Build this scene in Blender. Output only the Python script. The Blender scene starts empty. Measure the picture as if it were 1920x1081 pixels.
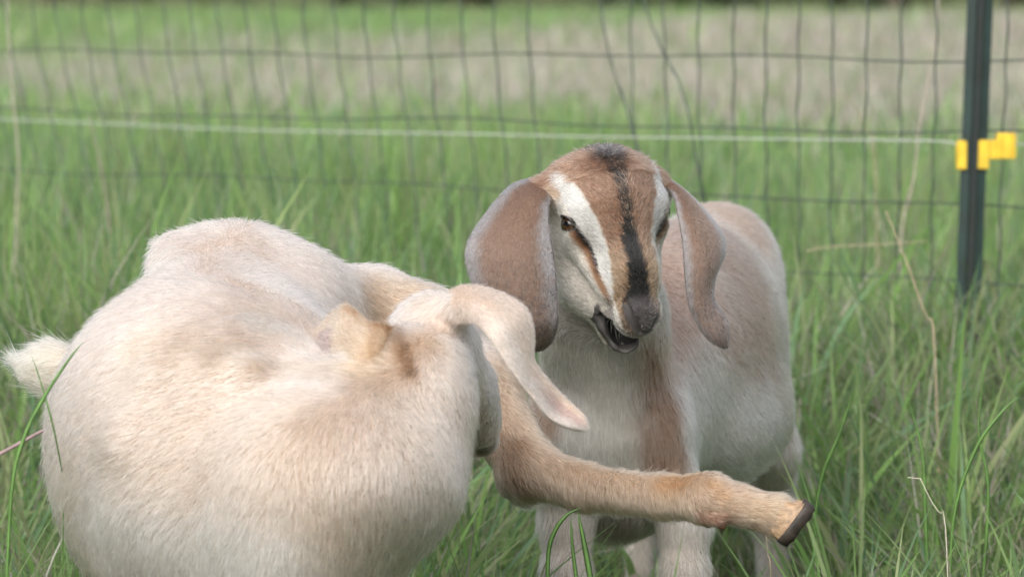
import bpy, math
import numpy as np
from mathutils import Vector, Matrix

rng = np.random.default_rng(7)
C = bpy.context.scene.collection
sc = bpy.context.scene

# ------------------------------------------------------------------ camera, sky, sun, exposure
FPX = 7200.0            # focal length in pixels of a 1920 px wide frame
CAMZ = 0.80
PITCH = math.atan(580.0 / FPX)
cam_d = bpy.data.cameras.new('camera')
cam = bpy.data.objects.new('camera', cam_d); C.objects.link(cam)
cam.location = (0, 0, CAMZ)
cam.rotation_euler = (math.radians(90) - PITCH, 0, 0)
cam_d.sensor_width = 36.0
cam_d.lens = 36.0 * FPX / 1920.0
cam_d.clip_start = 0.05; cam_d.clip_end = 600
cam_d.dof.use_dof = True
cam_d.dof.focus_distance = 3.86
cam_d.dof.aperture_fstop = 7.2
cam_d.dof.aperture_blades = 8
sc.camera = cam

SUN_EL, SUN_AZ = math.radians(42), math.radians(200)   # azimuth clockwise from +Y (the view direction)
w = bpy.data.worlds.new('World'); sc.world = w; w.use_nodes = True
nt = w.node_tree
sky = nt.nodes.new('ShaderNodeTexSky'); sky.sky_type = 'NISHITA'; sky.sun_disc = False
sky.sun_elevation = SUN_EL; sky.sun_rotation = SUN_AZ
sky.air_density = 1.0; sky.dust_density = 5.0; sky.ozone_density = 1.0
bg = nt.nodes['Background']; bg.inputs['Strength'].default_value = 0.15
hs = nt.nodes.new('ShaderNodeHueSaturation'); hs.inputs['Saturation'].default_value = 0.35      # thin overcast: paler than a clear sky
nt.links.new(sky.outputs['Color'], hs.inputs['Color']); nt.links.new(hs.outputs['Color'], bg.inputs['Color'])
sun_d = bpy.data.lights.new('sun', 'SUN'); sun = bpy.data.objects.new('sun', sun_d); C.objects.link(sun)
sun_d.energy = 0.7; sun_d.angle = math.radians(60); sun_d.color = (1.0, 0.975, 0.93)
sd = Vector((math.sin(SUN_AZ) * math.cos(SUN_EL), math.cos(SUN_AZ) * math.cos(SUN_EL), math.sin(SUN_EL)))
sun.rotation_euler = sd.to_track_quat('Z', 'Y').to_euler()
sun.location = (0, 0, 5)
sc.view_settings.view_transform = 'Standard'; sc.view_settings.look = 'None'
sc.view_settings.exposure = 0.82; sc.view_settings.gamma = 1.0
sc.view_settings.use_curve_mapping = False
sc.render.engine = 'CYCLES'
sc.cycles.max_bounces = 12; sc.cycles.transmission_bounces = 8; sc.cycles.glossy_bounces = 6
sc.cycles.diffuse_bounces = 4; sc.cycles.transparent_max_bounces = 8
sc.cycles.use_denoising = True
try: sc.cycles.denoiser = 'OPENIMAGEDENOISE'
except Exception: pass

# ------------------------------------------------------------------ helpers
def P(u, v, Y):
    """world point seen at pixel (u, v) of the 1920x1081 frame, at distance Y in front of the camera"""
    cx = (u - 960.0) / FPX; cy = -(v - 540.0) / FPX
    c, s = math.cos(PITCH), math.sin(PITCH)
    d = np.array([cx, c + cy * s, -s + cy * c])
    t = Y / d[1]
    return np.array([0, 0, CAMZ]) + d * t
def R(px, Y): return px * Y / FPX

def tag(o, label=None, cat=None, group=None, kind=None):
    if label: o['label'] = label
    if cat: o['category'] = cat
    if group: o['group'] = group
    if kind: o['kind'] = kind
    return o
def empty(name, loc=(0, 0, 0)):
    o = bpy.data.objects.new(name, None); C.objects.link(o); o.location = loc
    o.empty_display_size = 0.05
    return o
def link_mesh(name, verts, faces, mat, parent=None, smooth=True, cols=None, loc=None):
    """verts Nx3 world; faces: list or int array (M,k)"""
    verts = np.asarray(verts, dtype=np.float64)
    me = bpy.data.meshes.new(name)
    if isinstance(faces, np.ndarray):
        M, k = faces.shape
        me.vertices.add(len(verts)); me.loops.add(M * k); me.polygons.add(M)
        off = np.zeros(3) if loc is None else np.asarray(loc)
        me.vertices.foreach_set('co', (verts - off).astype(np.float32).ravel())
        me.loops.foreach_set('vertex_index', faces.astype(np.int32).ravel())
        me.polygons.foreach_set('loop_start', (np.arange(M) * k).astype(np.int32))
        me.polygons.foreach_set('loop_total', np.full(M, k, np.int32))
        me.update(calc_edges=True)
    else:
        off = np.zeros(3) if loc is None else np.asarray(loc)
        me.from_pydata([tuple(x) for x in (verts - off)], [], faces); me.update()
    if smooth: me.polygons.foreach_set('use_smooth', np.ones(len(me.polygons), bool))
    if cols is not None:
        ca = me.color_attributes.new('Col', 'FLOAT_COLOR', 'POINT')
        rgba = np.ones((len(verts), 4), np.float32); rgba[:, :3] = cols
        ca.data.foreach_set('color', rgba.ravel())
    if mat: me.materials.append(mat)
    o = bpy.data.objects.new(name, me); C.objects.link(o)
    if loc is not None: o.location = tuple(loc)
    if parent is not None:
        o.parent = parent
        o.matrix_parent_inverse = Matrix.Translation(parent.location).inverted()
    return o

def mat_new(name):
    m = bpy.data.materials.new(name); m.use_nodes = True
    return m, m.node_tree, m.node_tree.nodes['Principled BSDF']
def mat_simple(name, col, rough=0.6, metal=0.0, noise=0.0, scale=40.0, spec=0.5, bump=0.0):
    m, t, b = mat_new(name)
    b.inputs['Roughness'].default_value = rough; b.inputs['Metallic'].default_value = metal
    b.inputs['Specular IOR Level'].default_value = spec
    tc = t.nodes.new('ShaderNodeTexCoord'); n = t.nodes.new('ShaderNodeTexNoise')
    n.inputs['Scale'].default_value = scale; n.inputs['Detail'].default_value = 5
    t.links.new(tc.outputs['Object'], n.inputs['Vector'])
    r = t.nodes.new('ShaderNodeValToRGB')
    lo = [max(0, c * (1 - noise)) for c in col]; hi = [min(1, c * (1 + noise)) for c in col]
    r.color_ramp.elements[0].position = 0.3; r.color_ramp.elements[0].color = (*lo, 1)
    r.color_ramp.elements[1].position = 0.7; r.color_ramp.elements[1].color = (*hi, 1)
    t.links.new(n.outputs['Fac'], r.inputs['Fac']); t.links.new(r.outputs['Color'], b.inputs['Base Color'])
    if bump:
        bp = t.nodes.new('ShaderNodeBump'); bp.inputs['Strength'].default_value = bump; bp.inputs['Distance'].default_value = 0.002
        t.links.new(n.outputs['Fac'], bp.inputs['Height']); t.links.new(bp.outputs['Normal'], b.inputs['Normal'])
    return m
def mat_attr(name, rough=0.7, spec=0.3, transl=0.0, bump=0.0, bscale=900.0, sss=0.0):
    m, t, b = mat_new(name)
    a = t.nodes.new('ShaderNodeAttribute'); a.attribute_name = 'Col'
    b.inputs['Roughness'].default_value = rough; b.inputs['Specular IOR Level'].default_value = spec
    t.links.new(a.outputs['Color'], b.inputs['Base Color'])
    if bump:
        n = t.nodes.new('ShaderNodeTexNoise'); n.inputs['Scale'].default_value = bscale; n.inputs['Detail'].default_value = 3
        g = t.nodes.new('ShaderNodeNewGeometry'); t.links.new(g.outputs['Position'], n.inputs['Vector'])
        bp = t.nodes.new('ShaderNodeBump'); bp.inputs['Strength'].default_value = bump; bp.inputs['Distance'].default_value = 0.001
        t.links.new(n.outputs['Fac'], bp.inputs['Height']); t.links.new(bp.outputs['Normal'], b.inputs['Normal'])
    if transl:
        tr = t.nodes.new('ShaderNodeBsdfTranslucent'); t.links.new(a.outputs['Color'], tr.inputs['Color'])
        mx = t.nodes.new('ShaderNodeMixShader'); mx.inputs[0].default_value = transl
        out = t.nodes['Material Output']
        t.links.new(b.outputs[0], mx.inputs[1]); t.links.new(tr.outputs[0], mx.inputs[2]); t.links.new(mx.outputs[0], out.inputs['Surface'])
    return m
def mat_hair(name, rough=0.42, rr=0.6):
    m = bpy.data.materials.new(name); m.use_nodes = True; t = m.node_tree
    t.nodes.remove(t.nodes['Principled BSDF'])
    h = t.nodes.new('ShaderNodeBsdfHairPrincipled'); h.model = 'CHIANG'; h.parametrization = 'COLOR'
    a = t.nodes.new('ShaderNodeAttribute'); a.attribute_name = 'Col'
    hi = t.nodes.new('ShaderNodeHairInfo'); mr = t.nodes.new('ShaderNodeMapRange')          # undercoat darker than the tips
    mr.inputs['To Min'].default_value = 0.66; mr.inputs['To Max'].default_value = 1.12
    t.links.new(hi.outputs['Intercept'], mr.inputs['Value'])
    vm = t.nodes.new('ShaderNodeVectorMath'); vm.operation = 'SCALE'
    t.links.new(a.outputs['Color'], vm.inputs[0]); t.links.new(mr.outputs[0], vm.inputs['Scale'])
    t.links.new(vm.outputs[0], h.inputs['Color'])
    h.inputs['Roughness'].default_value = rough; h.inputs['Radial Roughness'].default_value = rr
    h.inputs['Random Roughness'].default_value = 0.2
    t.links.new(h.outputs[0], t.nodes['Material Output'].inputs['Surface'])
    return m

# smooth pseudo-noise (sum of random plane waves), -1..1
class Wave:
    def __init__(self, freq, n=9, seed=0):
        r = np.random.default_rng(seed)
        k = r.normal(size=(n, 3)); k /= np.linalg.norm(k, axis=1)[:, None]
        self.k = (k * freq * r.uniform(0.5, 1.6, n)[:, None] * 2 * math.pi).T
        self.p = r.uniform(0, 6.28, n); self.n = n
    def __call__(self, p):
        out = np.zeros(len(p))
        q = p @ self.k + self.p
        return np.sin(q).sum(1) / math.sqrt(self.n * 0.5) * 0.55
def sstep(a, b, x):
    t = np.clip((x - a) / (b - a), 0, 1); return t * t * (3 - 2 * t)
def mix(a, b, t):
    t = np.asarray(t)[:, None]
    return np.asarray(a) * (1 - t) + np.asarray(b) * t
def nrm(a): return a / np.maximum(np.linalg.norm(a, axis=-1, keepdims=True), 1e-9)
def seg_dist(p, pts):
    """distance to a polyline and parameter 0..1 along it"""
    pts = np.asarray(pts, float); best = np.full(len(p), 1e9); par = np.zeros(len(p)); n = len(pts) - 1
    for i in range(n):
        a, b = pts[i], pts[i + 1]; ab = b - a
        t = np.clip(((p - a) @ ab) / (ab @ ab), 0, 1)
        d = np.linalg.norm(p - a - t[:, None] * ab, axis=1)
        m = d < best; best[m] = d[m]; par[m] = (i + t[m]) / n
    return best, par

# ------------------------------------------------------------------ implicit modelling: smooth unions of round cones and ellipsoids
class SDF:
    def __init__(self, off=0.0): self.pr = []; self.off = off
    def cone(self, a, b, ra, rb, k=0.02, neg=False):
        a, b = np.asarray(a, float), np.asarray(b, float)
        lo = np.minimum(a - ra, b - rb); hi = np.maximum(a + ra, b + rb)
        self.pr.append(('c', a, b, ra, rb, k, neg, lo, hi))
    def chain(self, pts, rs, k=0.02, neg=False):
        for i in range(len(pts) - 1): self.cone(pts[i], pts[i + 1], rs[i], rs[i + 1], k, neg)
    def ell(self, c, r, M=None, k=0.02, neg=False):
        c = np.asarray(c, float); r = np.asarray(r, float)
        M = np.eye(3) if M is None else M          # rows = local axes
        e = np.sqrt(((M * r[:, None]) ** 2).sum(0))
        self.pr.append(('e', c, M, r, None, k, neg, c - e, c + e))
    def prim(self, q, P_):
        if q[0] == 'c':
            _, a, b, ra, rb = q[:5]
            ab = b - a; l2 = ab @ ab
            t = np.clip(((P_ - a) @ ab) / max(l2, 1e-12), 0, 1)
            d = P_ - a - t[:, None] * ab
            return np.sqrt((d * d).sum(1)) - (ra + (rb - ra) * t)
        _, c, M, r = q[:4]
        l = (P_ - c) @ M.T
        k0 = np.sqrt(((l / r) ** 2).sum(1)); k1 = np.sqrt(((l / (r * r)) ** 2).sum(1))
        return k0 * (k0 - 1) / np.maximum(k1, 1e-6)
    def __call__(self, P_, cull=False):
        d = np.full(len(P_), 0.15)
        if cull: plo = P_.min(0); phi = P_.max(0)
        for q in self.pr:
            k, neg, lo, hi = q[5:9]
            pad = k + 0.03
            if cull and (np.any(plo > hi + pad) or np.any(phi < lo - pad)): continue
            if not cull:
                m = np.all((P_ > lo - pad) & (P_ < hi + pad), axis=1)
                if not m.any(): continue
                e = self.prim(q, P_[m]); dd = d[m]
            else: e = self.prim(q, P_); dd = d
            if neg:
                h = np.maximum(k - np.abs(dd + e), 0) / k
                res = np.maximum(dd, -e) + h * h * k / 4
            else:
                h = np.maximum(k - np.abs(dd - e), 0) / k
                res = np.minimum(dd, e) - h * h * k / 4
            if cull: d = res
            else: d[m] = res
        return d + self.off
    def grad(self, p, e=0.0012):
        g = np.zeros_like(p)
        for i in range(3):
            o = np.zeros(3); o[i] = e
            g[:, i] = self(p + o) - self(p - o)
        return nrm(g)
    def mesh(self, h):
        lo = np.min([q[7] for q in self.pr if not q[6]], axis=0) - 0.012; hi = np.max([q[8] for q in self.pr if not q[6]], axis=0) + 0.012
        B = 16
        nb = np.ceil((hi - lo) / (h * B)).astype(int)
        N = nb * B + 1
        F = np.full(N, 1.0, np.float32)
        ci = np.stack(np.meshgrid(*[np.arange(n) for n in nb], indexing='ij'), -1).reshape(-1, 3)
        cc = lo + (ci + 0.5) * B * h
        dc = self(cc)
        rad = B * h * 0.87 * 1.35 + 0.006
        g = np.stack(np.meshgrid(*[np.arange(B + 1)] * 3, indexing='ij'), -1).reshape(-1, 3)
        for i in range(len(ci)):
            s = tuple(slice(c * B, c * B + B + 1) for c in ci[i])
            if abs(dc[i]) < rad:
                F[s] = self(lo + (ci[i] * B + g) * h, cull=True).reshape(B + 1, B + 1, B + 1)
            elif dc[i] < 0:
                sub = F[s]; sub[sub > 0.9] = -1.0
        S = F < 0
        cnt = np.zeros(N - 1, np.int8)
        for dx in (0, 1):
            for dy in (0, 1):
                for dz in (0, 1):
                    cnt += S[dx:N[0] - 1 + dx, dy:N[1] - 1 + dy, dz:N[2] - 1 + dz]
        act = (cnt > 0) & (cnt < 8)
        idx = np.full(N - 1, -1, np.int32); cells = np.argwhere(act); idx[act] = np.arange(len(cells))
        acc = np.zeros((len(cells), 3)); num = np.zeros(len(cells))
        co = [(0, 0, 0), (1, 0, 0), (0, 1, 0), (1, 1, 0), (0, 0, 1), (1, 0, 1), (0, 1, 1), (1, 1, 1)]
        vals = np.stack([F[cells[:, 0] + a, cells[:, 1] + b, cells[:, 2] + c] for a, b, c in co], 1).astype(float)
        for i in range(8):
            for j in range(i + 1, 8):
                if sum(abs(co[i][t] - co[j][t]) for t in range(3)) != 1: continue
                fa, fb = vals[:, i], vals[:, j]; m = (fa < 0) != (fb < 0)
                t = fa[m] / (fa[m] - fb[m])
                acc[m] += np.array(co[i]) + t[:, None] * (np.array(co[j]) - np.array(co[i])); num[m] += 1
        V = lo + (cells + acc / num[:, None]) * h
        faces = []
        for ax in range(3):
            b1, b2 = (ax + 1) % 3, (ax + 2) % 3
            sl0 = [slice(None)] * 3; sl1 = [slice(None)] * 3
            sl0[ax] = slice(0, N[ax] - 1); sl1[ax] = slice(1, N[ax])
            s0, s1 = S[tuple(sl0)], S[tuple(sl1)]
            e = np.argwhere(s0 != s1)
            e = e[(e[:, b1] > 0) & (e[:, b2] > 0) & (e[:, b1] < N[b1] - 1) & (e[:, b2] < N[b2] - 1)]
            flip = s0[e[:, 0], e[:, 1], e[:, 2]]
            def at(o1, o2):
                q = e.copy(); q[:, b1] -= o1; q[:, b2] -= o2
                return idx[q[:, 0], q[:, 1], q[:, 2]]
            Q = np.stack([at(1, 1), at(0, 1), at(0, 0), at(1, 0)], 1)
            Q[~flip] = Q[~flip][:, ::-1]
            faces.append(Q)
        Fc = np.concatenate(faces)
        for _ in range(2):
            d = self(V); V -= self.grad(V) * d[:, None] * 0.9
        return V, Fc

# ------------------------------------------------------------------ fur
def sample_surface(V, F, n, wfun=None):
    tri = np.concatenate([F[:, [0, 1, 2]], F[:, [0, 2, 3]]]) if F.shape[1] == 4 else F
    a, b, c = V[tri[:, 0]], V[tri[:, 1]], V[tri[:, 2]]
    cr = np.cross(b - a, c - a); ar = np.linalg.norm(cr, axis=1); fn = cr / np.maximum(ar, 1e-12)[:, None]
    if wfun is not None: ar = ar * wfun((a + b + c) / 3, fn)
    t = rng.choice(len(tri), n, p=ar / ar.sum())
    u = np.sqrt(rng.random(n)); v = rng.random(n)
    w0, w1, w2 = 1 - u, u * (1 - v), u * v
    tri_s = tri[t]
    return a[t] * w0[:, None] + b[t] * w1[:, None] + c[t] * w2[:, None], fn[t], tri_s, np.stack([w0, w1, w2], 1)
def vnormals(V, F):
    n = np.zeros_like(V)
    fn = np.cross(V[F[:, 2]] - V[F[:, 0]], V[F[:, -1]] - V[F[:, 1]])
    for i in range(F.shape[1]): np.add.at(n, F[:, i], fn)
    return nrm(n)
def make_fur(name, parent, roots, normals, direc, length, lift, cols, mat, rad=0.00016, clump=0.004, cl_amt=0.35, mess=0.12, npts=5, curl=0.25, tone=0.25, ctone=0.11):
    n = len(roots)
    guard = rng.random(n) < 0.05; length = np.where(guard, length * 1.45, length); lift = np.where(guard, lift * 1.5 + .06, lift)
    tn = direc - (direc * normals).sum(1)[:, None] * normals
    tn = nrm(tn + rng.normal(size=(n, 3)) * mess)
    side = nrm(np.cross(normals, tn))
    L = length * rng.uniform(0.7, 1.15, n)
    lf = lift * rng.uniform(0.6, 1.4, n)
    d0 = nrm(tn * np.cos(lf)[:, None] + normals * np.sin(lf)[:, None])
    s = np.linspace(0, 1, npts)
    pts = np.zeros((n, npts, 3))
    bendn = -np.sin(lf) * 0.45
    sb = rng.normal(size=n) * curl
    for i, t in enumerate(s):
        pts[:, i] = roots + L[:, None] * (d0 * t + normals * (bendn * t * t)[:, None] + side * (sb * t * t * 0.5)[:, None])
    cl_amt = np.where(guard, .1, cl_amt)[:, None]
    if clump > 0:
        q = roots + rng.normal(size=(n, 3)) * clump * 0.25
        key = np.floor(q / clump).astype(np.int64)
        kk = key[:, 0] * 73856093 ^ key[:, 1] * 19349663 ^ key[:, 2] * 83492791
        _, inv = np.unique(kk, return_inverse=True); inv = inv.ravel()
        cnt = np.bincount(inv)
        cols = cols * np.exp(rng.normal(size=len(cnt)) * ctone)[inv][:, None]

        rel = pts - roots[:, None]
        for i in range(1, npts):
            ctr = np.stack([np.bincount(inv, weights=pts[:, i, j]) / cnt for j in range(3)], 1)
            pts[:, i] += (ctr[inv] - pts[:, i]) * cl_amt * s[i] ** 1.3
    cv = bpy.data.hair_curves.new(name)
    cv.add_curves([npts] * n)
    cv.position_data.foreach_set('vector', (pts.reshape(-1, 3)).astype(np.float32).ravel())
    ra = cv.attributes.get('radius') or cv.attributes.new('radius', 'FLOAT', 'POINT')
    rp = rad * np.array([1.0, 1.0, 0.85, 0.6, 0.15]) if npts == 5 else rad * np.linspace(1, 0.2, npts)
    rr = (rng.uniform(0.7, 1.3, n)[:, None] * rp[None, :]).astype(np.float32)
    ra.data.foreach_set('value', rr.ravel())
    ca = cv.attributes.new('Col', 'FLOAT_COLOR', 'CURVE')
    rgba = np.ones((n, 4), np.float32); rgba[:, :3] = np.clip(cols * np.exp(rng.normal(size=(n, 1)) * tone), 0.002, 0.93)
    ca.data.foreach_set('color', rgba.ravel())
    cv.materials.append(mat)
    o = bpy.data.objects.new(name, cv); C.objects.link(o)
    o.parent = parent
    loc = parent.location if parent.parent is None else Vector((0, 0, 0))
    o.matrix_parent_inverse = Matrix.Translation(loc).inverted()
    return o
def flow_field(p, seeds):
    """seeds: list of (point, direction, sigma)"""
    acc = np.zeros_like(p); wsum = np.zeros(len(p)) + 1e-9
    for s, d, sg in seeds:
        w = 1.0 / (((p - s) ** 2).sum(1) / (sg * sg) + 0.03) ** 2
        acc += w[:, None] * (np.asarray(d) / np.linalg.norm(d)); wsum += w
    return nrm(acc / wsum[:, None])

# a lofted sheet (ears): rows of (left edge, right edge, bulge), given thickness
def catmull(A, n):
    A = np.asarray(A, float); m = len(A); out = []
    for t in np.linspace(0, m - 1 - 1e-6, n):
        i = int(t); f = t - i
        p0, p1, p2, p3 = A[max(i - 1, 0)], A[i], A[min(i + 1, m - 1)], A[min(i + 2, m - 1)]
        out.append(0.5 * ((2 * p1) + (-p0 + p2) * f + (2 * p0 - 5 * p1 + 4 * p2 - p3) * f * f + (-p0 + 3 * p1 - 3 * p2 + p3) * f ** 3))
    return np.array(out)
def sheet(Lp, Rp, bulge, thick, nr=60, nc=24, skew=0.0):
    """returns verts, faces, (row param, col param, side) of a closed thin shell. bulge = push toward the camera (m) of the sheet middle"""
    L = catmull(Lp, nr); Rr = catmull(Rp, nr); b = catmull(np.asarray(bulge, float).reshape(len(Lp), -1), nr)
    c = np.linspace(0, 1, nc)
    G = L[:, None] * (1 - c)[None, :, None] + Rr[:, None] * c[None, :, None]
    prof = np.sin(np.pi * c ** (1.0 + skew))
    G[:, :, 1] -= b[:, 0:1] * prof[None, :]
    if b.shape[1] > 1: G[:, :, 2] += b[:, 1:2] * prof[None, :]
    du = np.gradient(G, axis=0); dv = np.gradient(G, axis=1)
    n = nrm(np.cross(dv, du)); 
    if n[:, :, 1].mean() > 0: n = -n
    rp = np.linspace(0, 1, nr)[:, None] * np.ones(nc)[None]; cp = c[None] * np.ones(nr)[:, None]
    ed = np.sin(np.pi * np.clip(cp, 0.0, 1)) ** 0.35; er = np.clip((1 - rp) / 0.06, 0, 1) ** 0.5
    th = thick * np.maximum(ed * er, 0.12)
    A = G + n * th[..., None] / 2; Bk = G - n * th[..., None] / 2
    V = np.concatenate([A.reshape(-1, 3), Bk.reshape(-1, 3)]); M = nr * nc
    i = np.arange(nr - 1)[:, None] * nc + np.arange(nc - 1)[None]; i = i.ravel()
    Fa = np.stack([i, i + 1, i + nc + 1, i + nc], 1); Fb = Fa[:, ::-1] + M
    rim = []
    def strip(ids):
        a = ids[:-1]; b_ = ids[1:]; rim.append(np.stack([b_, a, a + M, b_ + M], 1))
    strip(np.arange(nc)); strip((np.arange(nr) * nc + nc - 1)); strip(np.arange(nc)[::-1] + (nr - 1) * nc); strip(np.arange(nr)[::-1] * nc)
    Fc = np.concatenate([Fa, Fb] + rim)
    fn = np.cross(V[Fa[:, 1]] - V[Fa[:, 0]], V[Fa[:, 3]] - V[Fa[:, 0]])
    if (fn * n.reshape(-1, 3)[Fa[:, 0]]).sum() < 0: Fc = Fc[:, ::-1]
    par = np.stack([np.tile(rp.ravel(), 2), np.tile(cp.ravel(), 2), np.repeat([1.0, -1.0], M)], 1)
    return V, Fc, par

def tube(pts, r, sides=6, name='wire', mat=None, parent=None, cap=True):
    pts = np.asarray(pts, float); n = len(pts)
    r = np.full(n, r) if np.isscalar(r) else np.asarray(r)
    T = nrm(np.gradient(pts, axis=0))
    up = np.array([0.13, 0.9, 0.2]); A = nrm(np.cross(T, up)); Bv = np.cross(T, A)
    th = np.arange(sides) / sides * 2 * np.pi
    V = pts[:, None] + r[:, None, None] * (np.cos(th)[None, :, None] * A[:, None] + np.sin(th)[None, :, None] * Bv[:, None])
    V = V.reshape(-1, 3); f = []
    for i in range(n - 1):
        for j in range(sides):
            a = i * sides + j; b = i * sides + (j + 1) % sides
            f.append((a, b, b + sides, a + sides))
    f.append(tuple(range(sides))[::-1]); f.append(tuple((n - 1) * sides + j for j in range(sides)))
    return link_mesh(name, V, f, mat, parent)

# ================================================================== GOATS
M_skin = mat_attr('goat_skin', rough=0.65, spec=0.25, bump=0.25)
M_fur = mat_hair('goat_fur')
M_horn = mat_simple('hoof_horn', (0.032, 0.024, 0.019), 0.6, noise=0.6, scale=120, bump=0.4)
M_hoofpale = mat_simple('hoof_wall_pale', (0.30, 0.20, 0.12), 0.55, noise=0.45, scale=150, bump=0.6)

# ---------------------------------------------------------------- the brown goat's head, in its own frame (x = to the viewer's right, f = along the face, n = out of the forehead)
ALPHA, PSI = math.radians(61), math.radians(22)
H0 = P(1154, 414, 4.0)
hx = np.array([math.cos(PSI), math.sin(PSI), 0.0])
hf = np.array([math.cos(ALPHA) * math.sin(PSI), -math.cos(ALPHA) * math.cos(PSI), -math.sin(ALPHA)])
hn = np.array([math.sin(ALPHA) * math.sin(PSI), -math.sin(ALPHA) * math.cos(PSI), math.cos(ALPHA)])
def _roll(v, a):                                   # about the view axis
    c, s = math.cos(a), math.sin(a); return np.array([v[0] * c - v[2] * s, v[1], v[0] * s + v[2] * c])
ROLL = math.radians(3.0)
hx, hf, hn = (_roll(v, ROLL) for v in (hx, hf, hn))
HM = np.stack([hx, hf, hn])
def H(x, f, n): return H0 + x * hx + f * hf + n * hn
def Hl(p): return (p - H0) @ HM.T

EYE_S, EYE_F = {}, {}
def brown_goat_sdf():
    s = SDF(0.0012)
    k = 0.025
    # body, legs
    yaw = math.radians(-15); c_, s_ = math.cos(yaw), math.sin(yaw)
    Bm = np.array([[c_, s_, 0], [-s_, c_, 0], [0, 0, 1.0]])      # rows: across, along, up
    s.ell(P(1278, 655, 4.46), (0.113, 0.27, 0.150), Bm, 0.05)
    s.ell(P(1345, 505, 4.66), (0.072, 0.12, 0.080), Bm, 0.06)
    s.ell(P(1304, 790, 4.45), (0.106, 0.17, 0.075), Bm, 0.05)
    s.ell(P(1172, 770, 4.24), (0.085, 0.12, 0.125), Bm, 0.05)
    s.ell(P(1150, 880, 4.18), (0.068, 0.07, 0.075), Bm, 0.05)
    s.chain([H(0, -0.02, -0.05), P(1132, 600, 4.12), P(1140, 780, 4.15)], [0.052, 0.060, 0.072], 0.04)
    s.chain([P(1212, 700, 4.2), P(1220, 800, 4.14), P(1234, 880, 4.13)], [0.034, 0.036, 0.032], 0.025)
    s.chain([P(1085, 720, 4.2), P(1062, 820, 4.12), P(1068, 890, 4.12)], [0.035, 0.042, 0.040], 0.03)
    for u0, u1, Y in ((1246, 1283, 4.14), (1066, 1062, 4.12)):
        s.chain([P(u0, 880, Y), P(u1, 975, Y), P(u1, 1075, Y - 0.01), P(u1, 1110, Y), P(u1, 1230, Y + .01), P(u1, 1275, Y), P(u1, 1318, Y - 0.02)],
                [0.032, 0.027, 0.0245, 0.022, 0.0165, 0.020, 0.018], 0.015)
    for u0, u1, u2 in ((1402, 1448, 1450), (1285, 1215, 1204)):
        s.chain([P(u0 - 12, 690, 4.66), P(u1 - 4, 840, 4.66), P(u2, 955, 4.78), P(u2, 985, 4.78), P(u2 - 2, 1110, 4.72), P(u2 - 2, 1150, 4.70), P(u2 - 2, 1180, 4.68)],
                [0.058, 0.031, 0.023, 0.022, 0.0165, 0.019, 0.018], 0.02)
    s.chain([P(1375, 470, 4.80), P(1392, 440, 4.9)], [0.022, 0.008], 0.02)
    # skull
    s.chain([P(1095, 352, 4.09), P(1140, 345, 4.08)], [R(66, 4.09), R(66, 4.08)], 0.03)
    for m in (-1, 1): s.chain([H(m * .040, -.048, -.012), H(m * .060, -.046, -.020), H(m * .070, -.036, -.022)], [.024, .016, .012], 0.015)
    s.ell(H(0, -0.038, -0.018), (0.054, 0.050, 0.055), HM, 0.02)
    s.ell(H(0, -0.022, 0.008), (0.047, 0.048, 0.040), HM, 0.02)
    s.cone(H(0, -0.005, 0.006), H(0.001, 0.060, 0.008), 0.039, 0.0240, 0.025)
    s.cone(H(0.001, 0.060, 0.008), H(0.002, 0.100, -0.002), 0.0240, 0.0195, 0.02)
    for m in (-1, 1):
        s.ell(H(m * 0.041, -0.013, 0.008), (0.0180, 0.024, 0.019), HM, 0.014)       # brow
        s.ell(H(m * 0.042, 0.003, 0.000), (0.0165, 0.020, 0.016), HM, 0.010)       # orbit
        s.cone(H(m * 0.043, 0.016, -0.016), H(m * 0.021 + .001, 0.075, -0.012), 0.011, 0.012, 0.016)  # cheek bone
        s.chain([H(m * 0.032, -0.004, -0.056), H(m * 0.025, 0.045, -0.060), H(m * 0.012 + .002, 0.085, -0.048)], [0.032, 0.025, 0.018], 0.02)
        s.ell(H(m * 0.034, -0.008, -0.050), (0.019, 0.036, 0.036), HM, 0.018)
        s.ell(H(.002 + m * 0.0135, 0.1050, 0.0025), (0.0098, 0.014, 0.011), HM, 0.008)     # nostril wing
    s.ell(H(.001, 0.104, -0.014), (0.0250, 0.023, 0.021), HM, 0.012)                  # upper lip
    s.ell(H(.002, 0.116, -0.004), (0.013, 0.009, 0.010), HM, 0.008)
    s.cone(H(0, 0.010, -0.078), H(0.001, 0.075, -0.070), 0.022, 0.017, 0.02)
    s.ell(H(.001, 0.092, -0.066), (0.0215, 0.028, 0.0135), HM, 0.012)                 # chin
    for m in (-1, 1):
        s.chain([H(m * 0.021 + .001, 0.074, -0.043), H(m * 0.0185 + .001, 0.094, -0.054), H(m * 0.009 + .001, 0.115, -0.0575), H(0.001, .119, -.058)], [.0055, 0.0068, 0.0064, .0064], 0.006)
    base = s
    def onto(p, off=0.0):
        p = np.array([p])
        for _ in range(4): p = p - base.grad(p) * base(p)[:, None]
        return (p - base.grad(p) * off)[0]
    cuts = []
    for m in (-1, 1):
        c0 = .002
        cuts.append([onto(H(c0 + m * x, f, n), 0.0012) for x, f, n in ((.0205, .0965, .0100), (.0175, .1060, .0060), (.0110, .1160, .0000), (.0030, .1220, -.0080))])
        so = onto(H(m * 0.0585, 0.000, 0.004)); EYE_S[m] = so
    lids = []
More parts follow.
